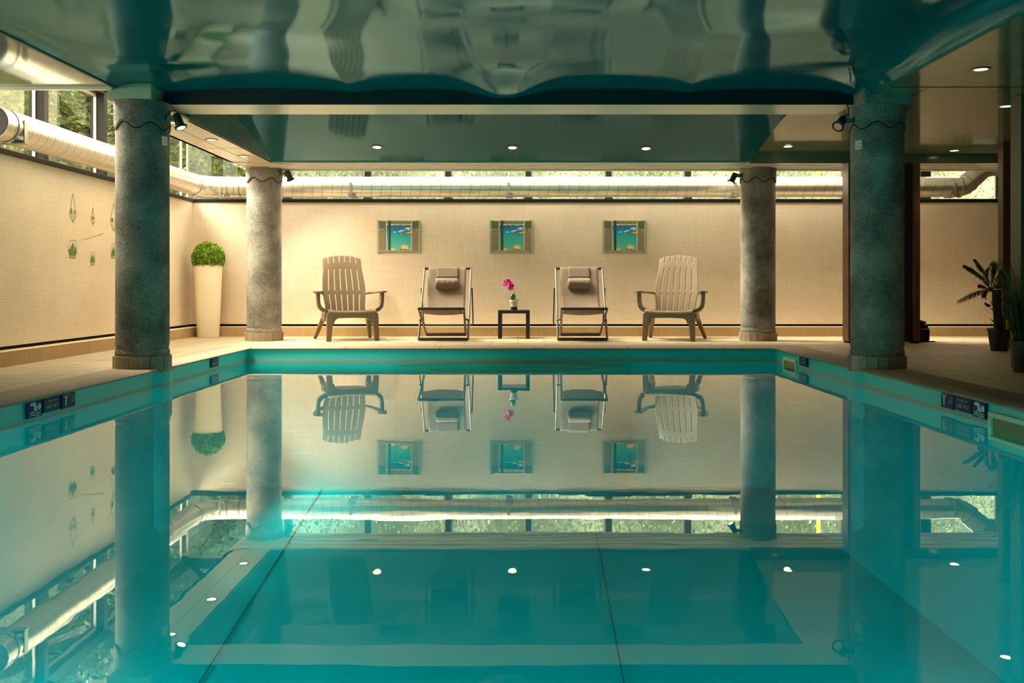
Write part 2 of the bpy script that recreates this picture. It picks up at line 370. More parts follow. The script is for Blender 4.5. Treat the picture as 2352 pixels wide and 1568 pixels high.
m = ring([(0, .113), (0, 0.02), (0, -1.0), (-.12, -1.2)])
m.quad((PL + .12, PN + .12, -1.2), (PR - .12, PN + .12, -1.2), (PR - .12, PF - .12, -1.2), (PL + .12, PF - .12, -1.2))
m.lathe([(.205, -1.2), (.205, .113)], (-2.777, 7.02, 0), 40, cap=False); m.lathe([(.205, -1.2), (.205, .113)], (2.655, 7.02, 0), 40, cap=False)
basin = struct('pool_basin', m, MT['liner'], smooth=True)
m = MB()                                                     # Roman steps at the far end: four curved treads
for k in range(4):
    rx = 0.37 + 0.26 * k; ry = 0.10 + 0.20 * k; z = -0.010 - 0.014 * k
    pts = [(-0.05 + rx * 1.0 * math.cos(math.pi + math.pi * i / 40), PF + ry * math.sin(math.pi + math.pi * i / 40), z) for i in range(41)]
    m.prism(pts, (0, 0, -1.22 - z))
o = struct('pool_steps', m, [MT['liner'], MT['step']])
for p in o.data.polygons:
    if abs(p.normal.z) > .9: p.material_index = 1
m = MB(); m.tube([(-1.86, 9.0, -1.19), (-1.45, 3.2, -1.19), (-1.30, 1.2, -1.19)], .004, 6); m.tube([(.66, 9.0, -1.19), (.40, 1.2, -1.19)], .004, 6)
m.build('liner_seam', MT['seam'], basin)
m = MB(); m.grid(lambda u, v: (lerp(PL, PR, u), lerp(PN, PF, v), 0), 10, 16)
tag(m.build('water', MT['water']), 'still turquoise water filling the rectangular indoor pool', 'water', kind='stuff')
# ------------------------------------------------------------------ mosaic walls, ledges, sills
struct('wall_back', MB().box((XL - .02, YB, ZW0), (XR, YB + .12, ZW1)), MT['wall_b'])
struct('wall_left', MB().box((XL - .12, -4, ZW0), (XL, YB + .12, ZW1)), MT['wall_l'])
m = MB().box((XL - .14, YB + .05, ZF - .05), (XR, YB + .3, ZW0 + .01)); m.box((XL - .3, -4, ZF - .05), (XL - .05, YB + .3, ZW0 + .01)); struct('trim_1', m, MT['gap'])
def ledge(name, ms, a0, b0):
    mb = MB(); mb.box(a0, b0); o = struct(name, mb, ms)
    for p in o.data.polygons:
        if p.normal.z > .9: p.material_index = 1
    return o
ledge('baseboard_back', [MT['ledge_b'], MT['ledge_top']], (LL, LB, ZF - .05), (XR, YB + .25, .247))
ledge('baseboard_left', [MT['ledge_l'], MT['ledge_top']], (XL - .25, -4, ZF - .05), (LL, YB + .25, .247))
m = MB().box((XL - .03, YB - .012, ZW1), (XR, GY + .06, ZW1 + .042)); struct('trim_2', m, MT['dark'], bevel=.004)
m = MB().box((GX - .06, -4, ZW1), (XL + .012, GY + .06, ZW1 + .042)); struct('trim_3', m, MT['brown'], bevel=.004)
# ------------------------------------------------------------------ glazing: upright panes on the two parapets, sloping roof lights
ZS, ZE = ZW1 + .042, 2.58
lposts = [11.50, 10.34, 9.17, 8.02, 6.86, 5.70, 4.54]
struct('light_block_near_left', MB().box((GX - .06, -4, ZW1), (GX + .02, 4.52, 2.2)), MT['white'])  # unseen, added in place of further windows to keep light off the right deck
wi = 0
for i in range(len(lposts) - 1):
    y1, y0 = lposts[i], lposts[i + 1]; wi += 1; ze = ZE if y0 > 6.7 else 2.18
    r = tag(bpy.data.objects.new('window_%d' % wi, None), kind='structure'); C.objects.link(r)
    MB().box((GX - .045, y0 - .035, ZS - .01), (GX + .085, y0 + .035, ze)).build('window_post', MT['dark'], r)
    m = MB()
    for a0, b0 in (((y0 + .035, ZS - .01), (y0 + .045, ze)), ((y1 - .048, ZS - .01), (y1 - .035, ze)), ((y0 + .035, ZS - .01), (y1 - .035, ZS + .02)), ((y0 + .035, ze - .03), (y1 - .035, ze))):
        m.box((GX - .012, a0[0], a0[1]), (GX + .012, b0[0], b0[1]))
    m.build('window_frame', MT['alu'], r)
    MB().quad((GX, y0 + .06, ZS + .02), (GX, y1 - .06, ZS + .02), (GX, y1 - .06, ze - .03), (GX, y0 + .06, ze - .03)).build('pane', MT['glass'], r)
bposts = [GX] + [(p - CX) * GY / F for p in (662.5, 846, 1030, 1213.5, 1397, 1578, 1764, 1940, 2120)] + [5.86]
for i in range(len(bposts) - 1):
    x0, x1 = bposts[i], bposts[i + 1]; wi += 1
    r = tag(bpy.data.objects.new('window_%d' % wi, None), kind='structure'); C.objects.link(r)
    wd = .033 if i not in (8,) else .06
    MB().box((x1 - wd, GY - .085, ZS - .01), (x1 + wd, GY + .045, ZE)).build('window_post', MT['dark'], r)
    MB().box((x1 - .045, GY - .10, ZS - .012), (x1 + .045, GY - .02, ZS + .035)).build('post_foot', MT['black'], r)
    m = MB()
    for a0, b0 in (((x0 + .035, ZS - .01), (x0 + .055, ZE)), ((x1 - .055, ZS - .01), (x1 - .035, ZE)), ((x0 + .035, ZS - .01), (x1 - .035, ZS + .015)), ((x0 + .035, ZE - .03), (x1 - .035, ZE))):
        m.box((a0[0], GY - .02, a0[1]), (b0[0], GY + .02, b0[1]))
    m.build('window_frame', MT['alu'], r)
    MB().quad((x0 + .05, GY, ZS + .015), (x1 - .05, GY, ZS + .015), (x1 - .05, GY, ZE - .03), (x0 + .05, GY, ZE - .03)).build('pane', MT['glass'], r)
XI, YI, ZT = -3.0, 10.57, 3.06                  # inner (upper) edges of the roof lights
m = MB().box((GX - .07, 6.80, ZE), (GX + .09, GY + .08, ZE + .10)); m.box((GX - .07, GY - .09, ZE), (XR, GY + .08, ZE + .10)); struct('trim_4', m, MT['dark'])
def bar(mb, p, q, wv, hv):                      # rectangular rafter between two points
    p = Vector(p); q = Vector(q); t = (q - p).normalized(); s_ = t.cross(Vector((0, 0, 1))).normalized() * wv / 2; u_ = s_.cross(t).normalized() * hv / 2
    mb.add([p - s_ - u_, p + s_ - u_, p + s_ + u_, p - s_ + u_, q - s_ - u_, q + s_ - u_, q + s_ + u_, q - s_ + u_],
           [(0, 1, 2, 3), (7, 6, 5, 4), (0, 4, 5, 1), (1, 5, 6, 2), (2, 6, 7, 3), (3, 7, 4, 0)])
k = 4
m = MB()
for y in lposts[1:5]: bar(m, (GX, y, ZE + .05), (XI, y, ZT), .07, .12)
bar(m, (GX, GY, ZE + .05), (XI, YI, ZT), .08, .12)
for x in bposts[1:]: bar(m, (x, GY, ZE + .05), (x, YI, ZT), .065, .12)
struct('trim_5', m, MT['dark'])
ys = [GY] + lposts[1:5]
for i in range(len(ys) - 1):
    wi += 1; yt = YI if i == 0 else ys[i]
    m = MB().quad((GX, ys[i + 1], ZE + .11), (GX, ys[i], ZE + .11), (XI, yt, ZT + .06), (XI, ys[i + 1], ZT + .06)); struct('window_%d' % wi, m, MT['glass'])
for i in range(len(bposts) - 1):
    wi += 1; xt = XI if i == 0 else bposts[i]
    m = MB().quad((bposts[i], GY, ZE + .11), (bposts[i + 1], GY, ZE + .11), (bposts[i + 1], YI, ZT + .06), (xt, YI, ZT + .06)); struct('window_%d' % wi, m, MT['glass'] if bposts[i] < 3.8 else MT['white'])  # right-end panels opaque and unseen, added to dim that stretch of wall
# ------------------------------------------------------------------ roof slab, fascias, beams, ceilings
m = MB().box((-3.0, -4.2, 3.10), (6.3, YI, 3.25)); m.box((-4.3, -4.2, 3.10), (-2.99, 6.83, 3.25)); struct('ceiling_slab', m, MT['white'])
m = MB().box((-3.02, 7.08, 2.03), (-2.985, YI, 3.1)); m.box((-3.02, YI - .02, 2.02), (XR + .2, YI + .015, 3.1)); m.box((-4.3, 6.80, 2.18), (-2.99, 6.84, 3.1)); m.box((-4.3, -4.2, 2.18), (-4.05, 6.83, 3.12))
struct('trim_6', m, MT['white'])
SZ = 2.03
m = MB().box((-3.02, 7.08, SZ), (-2.58, 9.97, SZ + .02)); struct('ceiling_left', m, MT['soffit'])
m = MB(); m.box((-2.803, 7.1, SZ - .001), (-2.799, 9.97, SZ + .003)); m.box((-3.0, 8.95, SZ - .001), (-2.60, 8.954, SZ + .003)); struct('trim_7', m, MT['brown'])
m = MB().box((-3.02, 9.97, 2.02), (XR, YI, 2.035)); struct('ceiling_back', m, MT['soffit'])
m = MB()
for y in (10.12, 10.28, 10.42): m.box((-3.0, y, 2.014), (XR, y + .012, 2.022))
m.box((-3.0, 10.5, 2.008), (XR, 10.56, 2.022)); struct('trim_8', m, MT['white'])
# main beam between the two near columns
m = MB().box((-2.63, 7.05, 2.081), (2.49, 7.45, 2.5)); o = struct('ceiling_beam', m, [MT['beam'], MT['soffit']])
for p in o.data.polygons:
    if p.normal.z < -.9: p.material_index = 1
# bay beyond the beam: sloping teal part, paler green part on the right
def zt(y): return 2.03 + .20 * (9.97 - max(y, 8.55))
def zg(y): return 2.14 + .10 * (9.97 - y)
def xg(y): return lerp(3.0, 3.55, (y - 7.45) / 2.52)
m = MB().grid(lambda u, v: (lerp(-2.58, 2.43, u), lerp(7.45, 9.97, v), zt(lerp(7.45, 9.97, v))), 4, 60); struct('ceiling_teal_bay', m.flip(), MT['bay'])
m = MB().grid(lambda u, v: (lerp(2.43, xg(lerp(7.45, 9.97, v)), u), lerp(7.45, 9.97, v), zg(lerp(7.45, 9.97, v))), 4, 20)
m.quad((2.43, 7.45, 2.0), (2.43, 9.97, 2.03), (2.43, 9.97, 2.14), (2.43, 7.45, zg(7.45)))
m = MB().grid(lambda u, v: (lerp(2.43, xg(lerp(7.45, 9.97, v)), u), lerp(7.45, 9.97, v), zg(lerp(7.45, 9.97, v))), 4, 20)
n = 20
for i in range(n):
    ya, yb = lerp(7.45, 9.97, i / n), lerp(7.45, 9.97, (i + 1) / n)
    m.quad((2.43, ya, zt(ya)), (2.43, yb, zt(yb)), (2.43, yb, zg(yb)), (2.43, ya, zg(ya))); m.quad((xg(ya), ya, 2.12), (xg(yb), yb, 2.12), (xg(yb), yb, zg(yb)), (xg(ya), ya, zg(ya)))
struct('ceiling_green_bay', m, MT['lacq'])
m = MB().box((-2.60, 7.45, SZ), (-2.575, 9.97, 2.6)); struct('trim_9', m, MT['lacq2'])
m = MB()
m.box((-2.5755, 8.50, SZ + .02), (-2.5735, 8.504, 2.5)); m.box((-2.5755, 7.45, 2.218), (-2.5735, 9.5, 2.222)); m.box((-2.5755, 7.45, SZ + .022), (-2.5735, 9.97, SZ + .026)); struct('trim_10', m, MT['alu'])
m = MB().box((2.43, 9.955, 2.02), (XR, 9.985, 2.16)); struct('trim_11', m, MT['lacq2'])
m = MB().box((-2.58, 9.95, 2.02), (2.43, 9.99, 2.034)); struct('trim_12', m, MT['soffit'])
# right-hand flat ceiling in panels, seam at y = 6.61
m = MB(); m.box((2.56, -4, 2.12), (6.3, 6.605, 2.14)); m.prism([(3.0, 7.45, 2.12), (6.3, 7.45, 2.12), (6.3, 9.96, 2.12), (3.55, 9.96, 2.12)], (0, 0, .02)); m.box((2.86, 6.615, 2.12), (6.3, 7.45, 2.14)); m.box((2.56, 6.615, 2.12), (2.87, 7.3, 2.14)); struct('ceiling_right', m, MT['lacq'])
struct('trim_13', MB().box((2.6, 6.60, 2.119), (6.3, 6.62, 2.135)), MT['gap'])
# left-hand gloss panel, ends at y = 6.83
struct('ceiling_near_left', MB().box((-4.1, -4, 2.165), (-2.90, 6.83, 2.18)), stretch('pale gloss panel', (0.24, 0.27, 0.20), 2.3, 0.05))
struct('trim_14', MB().box((-4.1, 6.815, 2.145), (-2.92, 6.845, 2.18)), MT['soffit'])
m = MB().box((-2.915, -4, 2.155), (-2.895, 6.9, 2.175)); m.box((2.545, -4, 2.115), (2.562, 6.9, 2.135)); struct('trim_15', m, MT['seam'])
# sagging stretched membrane over the near half of the pool
edge = [(-2.9, 2.19), (-2.57, 2.186), (-1.93, 2.259), (-1.234, 2.177), (-.76, 2.221), (-.095, 2.126), (.62, 2.224), (1.266, 2.167), (1.84, 2.235), (2.485, 2.167), (2.56, 2.165)]
pins = (-2.57, -1.234, 1.266, 2.485)
def ez(x):
    for (a0, z0), (a1, z1) in zip(edge, edge[1:]):
        if x <= a1:
            t = (x - a0) / (a1 - a0); s0 = a0 in pins; s1 = a1 in pins
            if s0 and not s1: t = math.sin(t * math.pi / 2)
            elif s1 and not s0: t = 1 - math.cos(t * math.pi / 2)
            else: t = t * t * (3 - 2 * t)
            return lerp(z0, z1, t)
    return edge[-1][1]
def g2(x, y, cx, cy, sx, sy): return math.exp(-((x - cx) / sx) ** 2 - ((y - cy) / sy) ** 2)
def mem(u, v):
    x = lerp(-2.90, 2.55, u); y = lerp(-4, 7.05, v) if v < .3 else lerp(-.685, 7.05, (v - .3) / .7)
    d_ = max(0, 7.0 - y); pn = max(math.exp(-abs(x - p_) / .22) for p_ in pins)
    z = 2.198 + (.055 + .015 * math.sin(3.1 * x + 1)) * (1 - math.exp(-d_ / .55))
    z -= .030 * pn * math.exp(-(d_ / .40) ** 1.5) + .072 * math.exp(-((x + .095) / .27) ** 2) * math.exp(-(d_ / .5) ** 2)
    q = 1 - sst(6.3, 6.8, y)
    z += q * (-.020 * g2(x, y, -1.55, 5.55, .55, .32) - .018 * g2(x, y, 1.50, 5.6, .55, .30) - .022 * g2(x, y, -.05, 6.0, .42, .42) - .020 * g2(x, y, .0, 5.2, .8, .3)
              - .03 * g2(x, y, -2.5, 6.2, .45, .3) - .022 * g2(x, y, 2.3, 6.1, .35, .3) + .007 * math.sin(1.9 * x + 1.2) * math.sin(2.3 * y))
    z = lerp(z, 2.165, math.exp(-(x + 2.9) / .10) * .98); z = lerp(z, 2.125, math.exp(-(2.55 - x) / .08))
    
    return (x, y, z)
struct('ceiling', MB().grid(mem, 200, 320).flip(), MT['membrane'], smooth=True, autos=False)
# ------------------------------------------------------------------ right-hand woodwork and closing walls
m = MB().box((3.68, 6.96, 0.10), (6.2, 7.02, 2.13)); struct('wall_right', m, MT['woodd'])
struct('wall_near_right', MB().box((4.0, -4.1, .1), (4.1, 6.96, 2.13)), MT['woodd'])
struct('wall_behind', MB().box((-4.3, -4.2, -.1), (6.3, -4.0, 3.15)), MT['white'])
struct('wall_far_right', MB().box((XR, 7.0, .1), (XR + .1, 11.6, 3.1)), MT['woodd'])
m = MB().box((3.63, 6.85, ZF), (3.685, 7.0, 2.118)); struct('trim_16', m, MT['post'], bevel=.004)
m = MB().box((4.65, 9.1, ZF), (4.735, 9.2, 2.118)); struct('trim_17', m, MT['wood'], bevel=.004)
t = thing('wooden_pillar', (3.82, 10.0, ZF), 'broad reddish brown wooden pillar behind the right foreground granite column', 'pillar')
z1 = 2.02 - ZF
MB().box((-.33, -.05, .015), (.33, .05, z1)).build('core', MT['woodd'], t)
for s in (-1, 1):
    MB().box((s * .345 - .03, -.10, .02), (s * .345 + .03, .08, z1)).build('corner_post', MT['wood'], t, bevel=.004)
    MB().box((s * .345 - .02, -.08, 0), (s * .345 + .02, .06, .02)).build('foot', MT['gap'], t)
# ------------------------------------------------------------------ granite columns
def column_mesh(ztop, zw, amp, r=.188):
    m = MB(); nu, nv = 144, 150; zb = .085
    def fn(u, v):
        th = u * 2 * math.pi; z = lerp(zb, ztop, v); rr = r
        w0 = zw + amp * math.sin(6.0 * th + .7)
        rr += .0095 * sst(-.007, .007, z - w0) - .004 * math.exp(-((z - w0 + .012) / .010) ** 2)
        rr += .004 * math.exp(-((z - .112) / .018) ** 2) - .007 * math.exp(-((z - .145) / .010) ** 2)
        return (rr * math.cos(th), rr * math.sin(th), z)
    m.grid(fn, nu, nv); return m
def column(x, y, label, low, group, cap=None):
    t = thing('granite_column', (x, y, ZF), label, 'column', group)
    ztop = SZ - ZF + .002 if cap is None else cap[0] - ZF
    zw_ = (1.905 if cap else 1.89) - ZF
    MB().tube([(.1905 * math.cos(k * math.pi / 90), .1905 * math.sin(k * math.pi / 90), zw_ - .006 + .024 * math.sin(k * math.pi / 15 + .7)) for k in range(181)], .0045, 6).build('wavy_shade_line', MT['gap'], t, smooth=True)  # dark tube put in as the shade under the wavy overhang
    column_mesh(ztop, (1.905 if cap else 1.89) - ZF, .024).build('shaft', MT['granite'], t, smooth=True, autos=False)
    m = MB(); n = 18
    pts = [(.207 * math.cos(2 * math.pi * (k + .5) / n), .207 * math.sin(2 * math.pi * (k + .5) / n), -low) for k in range(n)]
    m.prism(pts, (0, 0, .09 + low)); m.build('plinth', MT['plinth'], t, bevel=.002)
    return t
g = 'granite columns around the pool'
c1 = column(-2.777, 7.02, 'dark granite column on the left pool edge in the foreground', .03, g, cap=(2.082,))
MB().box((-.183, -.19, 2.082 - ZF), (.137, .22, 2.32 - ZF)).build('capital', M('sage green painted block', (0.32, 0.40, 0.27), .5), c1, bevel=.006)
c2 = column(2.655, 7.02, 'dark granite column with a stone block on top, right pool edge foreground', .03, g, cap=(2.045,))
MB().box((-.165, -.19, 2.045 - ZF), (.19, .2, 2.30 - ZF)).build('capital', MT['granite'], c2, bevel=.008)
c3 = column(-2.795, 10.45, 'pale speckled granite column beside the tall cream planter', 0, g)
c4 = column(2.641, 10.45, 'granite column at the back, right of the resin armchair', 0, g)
c2.children  # noqa
# depth labels on the near columns
def col_label(x, y, ang, z, label):
    r = .1895
    def fn(u, v): a_ = ang + u / r; return (x + (r + .002) * math.cos(a_), y + (r + .002) * math.sin(a_), z + v)
    m = MB().grid(lambda u, v: fn(lerp(-.032, .032, u), lerp(-.034, .034, v)), 8, 2)
    o = tag(m.build('label_card', MT['label']), label, 'label', 'depth labels on the near columns')
    def f2(u, v): a_ = ang + u / r; return (x + (r + .0035) * math.cos(a_), y + (r + .0035) * math.sin(a_), z + v)
    text_mesh('lettering', 'PROFONDEUR', .0085, MT['ink'], o, lambda u, v: f2(u, v + .006)); text_mesh('lettering', '1.30 m', .016, MT['ink'], o, lambda u, v: f2(u, v - .018))
col_label(-2.777, 7.02, R(-16), 1.80, 'small cream depth label stuck on the left foreground column')
col_label(2.655, 7.02, R(207), 1.765, 'small white depth label stuck on the right foreground column')
# ------------------------------------------------------------------ spiral ventilation duct
t = thing('ventilation_duct', (0, YB - .22, 1.777), 'long silver spiral duct running along the tops of the mosaic walls', 'duct')
O = Vector((0, YB - .22, 1.777)); DZ = 1.897; DX, DY = -3.73, 11.18; rb = .30
path = [(DX, 6.72, DZ), (DX, DY - rb, DZ)]
for k in range(1, 9):
    a_ = math.pi * (1 - k / 16.0); path.append((DX + rb + rb * math.cos(a_), DY - rb + rb * math.sin(a_), DZ))
P0 = [Vector(p) - O for p in path]
MB().tube(P0, .122, 40, uvs=True).build('pipe', MT['duct'], t, smooth=True)
xe = (2203 - CX) * DY / F; xe2 = (2258 - CX) * DY / F
P1 = [Vector(p) - O for p in ((DX + rb, DY, DZ), (xe, DY, DZ), (xe + .05, DY, DZ + .015), (xe2, DY, 2.125), (xe2 + .06, DY, 2.145), (XR, DY, 2.145))]
MB().tube(P1, .120, 40, uvs=True).build('pipe', MT['duct'], t, smooth=True)
m = MB().lathe([(.001, 0), (.118, 0)], Vector((DX, 6.716, DZ)) - O, 40, Matrix.Rotation(R(90), 3, 'X'), cap=False); m.build('end_cap', M('brown duct cap', (0.07, 0.035, 0.022), .5), t)
for p, q in (((DX, 6.86, DZ), (DX, 6.87, DZ)), ((DX, 10.84, DZ), (DX, 10.87, DZ)), ((DX + rb + .02, DY, DZ), (DX + rb + .04, DY, DZ)), ((DX + rb + .16, DY, DZ), (DX + rb + .18, DY, DZ)), ((xe - .01, DY, DZ), (xe + .01, DY, DZ)), ((xe + .09, DY, DZ + .05), (xe + .105, DY, DZ + .065)), ((xe2 - .03, DY, 2.105), (xe2 - .015, DY, 2.12)), ((xe2 + .07, DY, 2.145), (xe2 + .09, DY, 2.145))):
    MB().tube([Vector(p) - O, Vector(q) - O], .1265, 40).build('collar', MT['alu'], t, smooth=True)
for xs in (504, 805, 1168, 1690, 2196):
    X = (xs - CX) * 11.05 / F
    m = MB().box((X - .014, 11.05 - O.y, ZS - O.z), (X + .014, 11.058 - O.y, ZS + .16 - O.z)); m.box((X - .03, 11.06 - O.y, 0), (X + .05, 11.30 - O.y, .025)); m.build('bracket', MT['alu'], t)
m = MB().box((DX + .118, 6.93 - O.y, 0), (DX + .126, 6.98 - O.y, .17)); m.box((DX - .15, 6.92 - O.y, 0), (DX + .12, 7.0 - O.y, .02)); m.build('bracket', MT['alu'], t)
POOL_FILL_W = 11.5
# ------------------------------------------------------------------ resin armchairs
def armchair(label, loc, rz):
    t = thing('resin_armchair', loc, label, 'chair', 'resin armchairs at the ends of the row', rz)
    # local frame: front is -Y, seat height .34
    def back(u, v):                                   # v 0 (seat) .. 1 (top)
        wv = lerp(.225, .222, v) + .020 * math.sin(min(1, v * 1.25) * math.pi) * (1 if v > .4 else sst(0, .4, v))
        s = u * 2 - 1
        z = .30 + v * .62; z = z + (0.018 if False else 0) - (.030 * s * s + .012 * abs(s) ** 4) * sst(.5, 1, v) + .030 * sst(.5, 1, v)
        y = .16 + .27 * v ** 1.15 - .028 * (1 - s * s) * -1 * .6
        return (s * wv, y, z)
    ns = 7
    def skip(u, v):
        k = u * ns; fr = abs(k - round(k)); near = fr < .085 and 0 < round(k) < ns
        return near and (v > .88 or .40 < v < .79 or .0 < v < .33)
    m = MB().grid(back, 98, 60, skip); m.build('backrest', MT['plastic'], t, smooth=True, solid=.013)
    def seat(u, v):
        s = u * 2 - 1; y = lerp(.22, -.27, min(1, v / .8)); z = lerp(.285, .338, sst(0, 1, v / .8)) - .012 * (1 - s * s)
        if v > .8:
            q = (v - .8) / .2; a_ = q * math.pi / 2; y = -.27 - .035 * math.sin(a_); z = z - .035 * (1 - math.cos(a_))
        wv = lerp(.22, .265, v); return (s * wv, y, z)
    def sk(u, v): return .80 < v < .86 and .10 < u < .90 and not .47 < u < .53
    MB().grid(seat, 60, 50, sk).build('seat', MT['plastic'], t, smooth=True, solid=.012)
    # front apron with an arched cut-out
    pts = [(-.272, -.30, .325), (-.285, -.30, .24), (-.225, -.30, .22)]
    top = [(x, -.305, .312 - .01 * 0) for x in (-.262, .262)]
    arch = [(-.20 + .0, .19), (-.195, .215), (-.18, .236), (-.155, .248), (0, .252), (.155, .248), (.18, .236), (.195, .215), (.20, .19)]
    poly = [(-.268, .30), (-.278, .19)] + arch + [(.278, .19), (.268, .30), (.255, .312), (-.255, .312)]
    MB().prism([(x, -.308, z) for x, z in poly], (0, .02, 0)).build('apron', MT['plastic'], t, bevel=.004)
    def leg(p, q, w0, d0, w1, d1):
        m = MB(); vs = []
        for (c_, w_, d_) in ((p, w0, d0), (q, w1, d1)):
            for sx, sy in ((-1, -1), (1, -1), (1, 1), (-1, 1)): vs.append((c_[0] + sx * w_ / 2, c_[1] + sy * d_ / 2, c_[2]))
        m.add(vs, [(0, 1, 2, 3), (7, 6, 5, 4), (0, 4, 5, 1), (1, 5, 6, 2), (2, 6, 7, 3), (3, 7, 4, 0)]); m.build('leg', MT['plastic'], t, bevel=.006)
    for s in (-1, 1):
        leg((s * .243, -.285, .30), (s * .262, -.315, 0), .075, .05, .052, .042)
        m = MB()                                       # rear leg: short shoulder, then raked leg
        leg((s * .255, .13, .235), (s * .315, .36, 0), .055, .085, .036, .05)
        m = MB().prism([(s * .225, -.10, .30), (s * .225, .10, .315), (s * .225, .185, .235), (s * .225, .09, .20), (s * .225, -.10, .25)], (s * .05, 0, 0)); m.build('side_rail', MT['plastic'], t, bevel=.006)
        a0 = [(s * .215, .255, .515), (s * .262, .20, .53), (s * .30, .12, .535), (s * .295, -.12, .54), (s * .30, -.23, .545), (s * .34, -.27, .545), (s * .385, -.25, .545), (s * .405, -.17, .543), (s * .395, -.05, .54), (s * .36, .10, .535), (s * .31, .22, .525), (s * .23, .29, .515)]
        m = MB().prism(a0 if s > 0 else a0[::-1], (0, 0, -.018)); m.build('armrest', MT['plastic'], t, bevel=.005)
        pr = [(.335, .53), (.333, .43), (.322, .385), (.298, .36), (.262, .345), (.235, .34), (.235, .305), (.275, .305), (.325, .325), (.358, .365), (.368, .42), (.372, .53)]
        m = MB().prism([(s * x, -.19, z) for x, z in pr], (0, .085, 0)); m.build('arm_support', MT['plastic'], t, bevel=.005)
    return t
armchair('taupe resin slat-back armchair at the left end, nearest the pale column', (px(800, 0, 10.62).x, 10.60, ZF), R(20))
armchair('taupe resin slat-back armchair at the right end of the row', (px(1545, 0, 10.62).x, 10.60, ZF), R(-18))
# ------------------------------------------------------------------ folding sling deck chairs
def deckchair(label, cx, mir, yaw=0):
    t = thing('deck_chair', (cx, 10.65, ZF), label, 'deck chair', 'folding sling deck chairs', yaw)
    y0 = -10.65
    def P(x, y, z): return (x * mir, y + y0, z)
    rt = .0125
    A0, A1 = (10.30, .022), (10.96, .80)
    for s in (-1, 1): MB().tube([P(s * .268, A0[0], A0[1]), P(s * .268, A1[0], A1[1])], rt, 12).build('side_rail', MT['tube'], t, smooth=True)
    MB().tube([P(-.268, A0[0], A0[1]), P(.268, A0[0], A0[1])], .018, 12).build('front_foot_bar', MT['tubed'], t, smooth=True)
    MB().tube([P(-.268, A1[0], A1[1]), P(.268, A1[0], A1[1])], .016, 12).build('top_bar', MT['tubed'], t, smooth=True)
    o_ = -.012
    B0, B1 = (10.18, .354), (10.86, .045)
    for s in (-1, 1): MB().tube([P(s * .243 + o_, B0[0], B0[1]), P(s * .225 + o_, B1[0], B1[1])], rt, 12).build('seat_rail', MT['tube'], t, smooth=True)
    MB().tube([P(-.243 + o_, B0[0], B0[1]), P(.243 + o_, B0[0], B0[1])], .017, 12).build('seat_bar', MT['tubed'], t, smooth=True)
    MB().tube([P(-.225 + o_, B1[0], B1[1]), P(.225 + o_, B1[0], B1[1])], .020, 12).build('rear_foot_bar', MT['tubed'], t, smooth=True)
    pr = [P(-.288, 10.80, .56), P(-.288, 10.83, .50), P(-.288, 11.05, .17), P(-.270, 11.07, .145), P(.270, 11.07, .145), P(.288, 11.05, .17), P(.288, 10.83, .50), P(.288, 10.80, .56)]
    MB().tube(pr, .0085, 10).build('prop', MT['tubed'], t, smooth=True)
    for s in (-1, 1): MB().tube([P(s * .262, 10.81, .565), P(s * .295, 10.81, .565)], .011, 10).build('pivot', MT['tubed'], t, smooth=True)
    for s in (-1, 1): MB().tube([P(s * .236 + o_, 10.44, .236), P(s * .272, 10.46, .22)], .010, 10).build('pivot', MT['tubed'], t, smooth=True)
    prof = curve([(0, 10.975, .812), (0, 10.94, .80), (0, 10.88, .665), (0, 10.78, .47), (0, 10.66, .335), (0, 10.50, .295), (0, 10.32, .312), (0, 10.20, .355), (0, 10.175, .370)], 5)
    def sl(u, v):
        k = v * (len(prof) - 1); i = min(int(k), len(prof) - 2); q = prof[i].lerp(prof[i + 1], k - i); s = u * 2 - 1
        return P(s * .218 + o_ * v, q.y, q.z - .018 * (1 - s * s) * math.sin(math.pi * v) * (1 if v > .5 else .3))
    MB().grid(sl, 16, 40).build('sling', MT['sling'], t, smooth=True, solid=.004)
    def fl(u, v):
        s = u * 2 - 1; return P(s * .125, lerp(10.945, 10.885, v) - .010, lerp(.818, .69, v))
    MB().grid(fl, 12, 6).build('mesh_flap', MT['sling2'], t, smooth=True, solid=.003)
    def pf(u, v):                                     # roll pillow: squashed, slightly puckered ends
        a_ = u * 2 * math.pi; s = v * 2 - 1; e = (1 - abs(s) ** 16) ** .5 if abs(s) < 1 else 0
        wr = 1 + .03 * math.sin(9 * a_ + 3 * s) * abs(s) + .02 * math.sin(14 * s + 2 * a_)
        return P(s * .138, 10.845 + .052 * e * wr * math.cos(a_), .625 + .064 * e * wr * math.sin(a_))
    MB().grid(pf, 32, 40).build('pillow', MT['pil'], t, smooth=True, autos=False)
    return t
deckchair('folding deck chair with taupe sling and roll pillow, left of the small table', -.812, 1)
deckchair('folding deck chair with taupe sling and roll pillow, right of the small table', .700, -1)
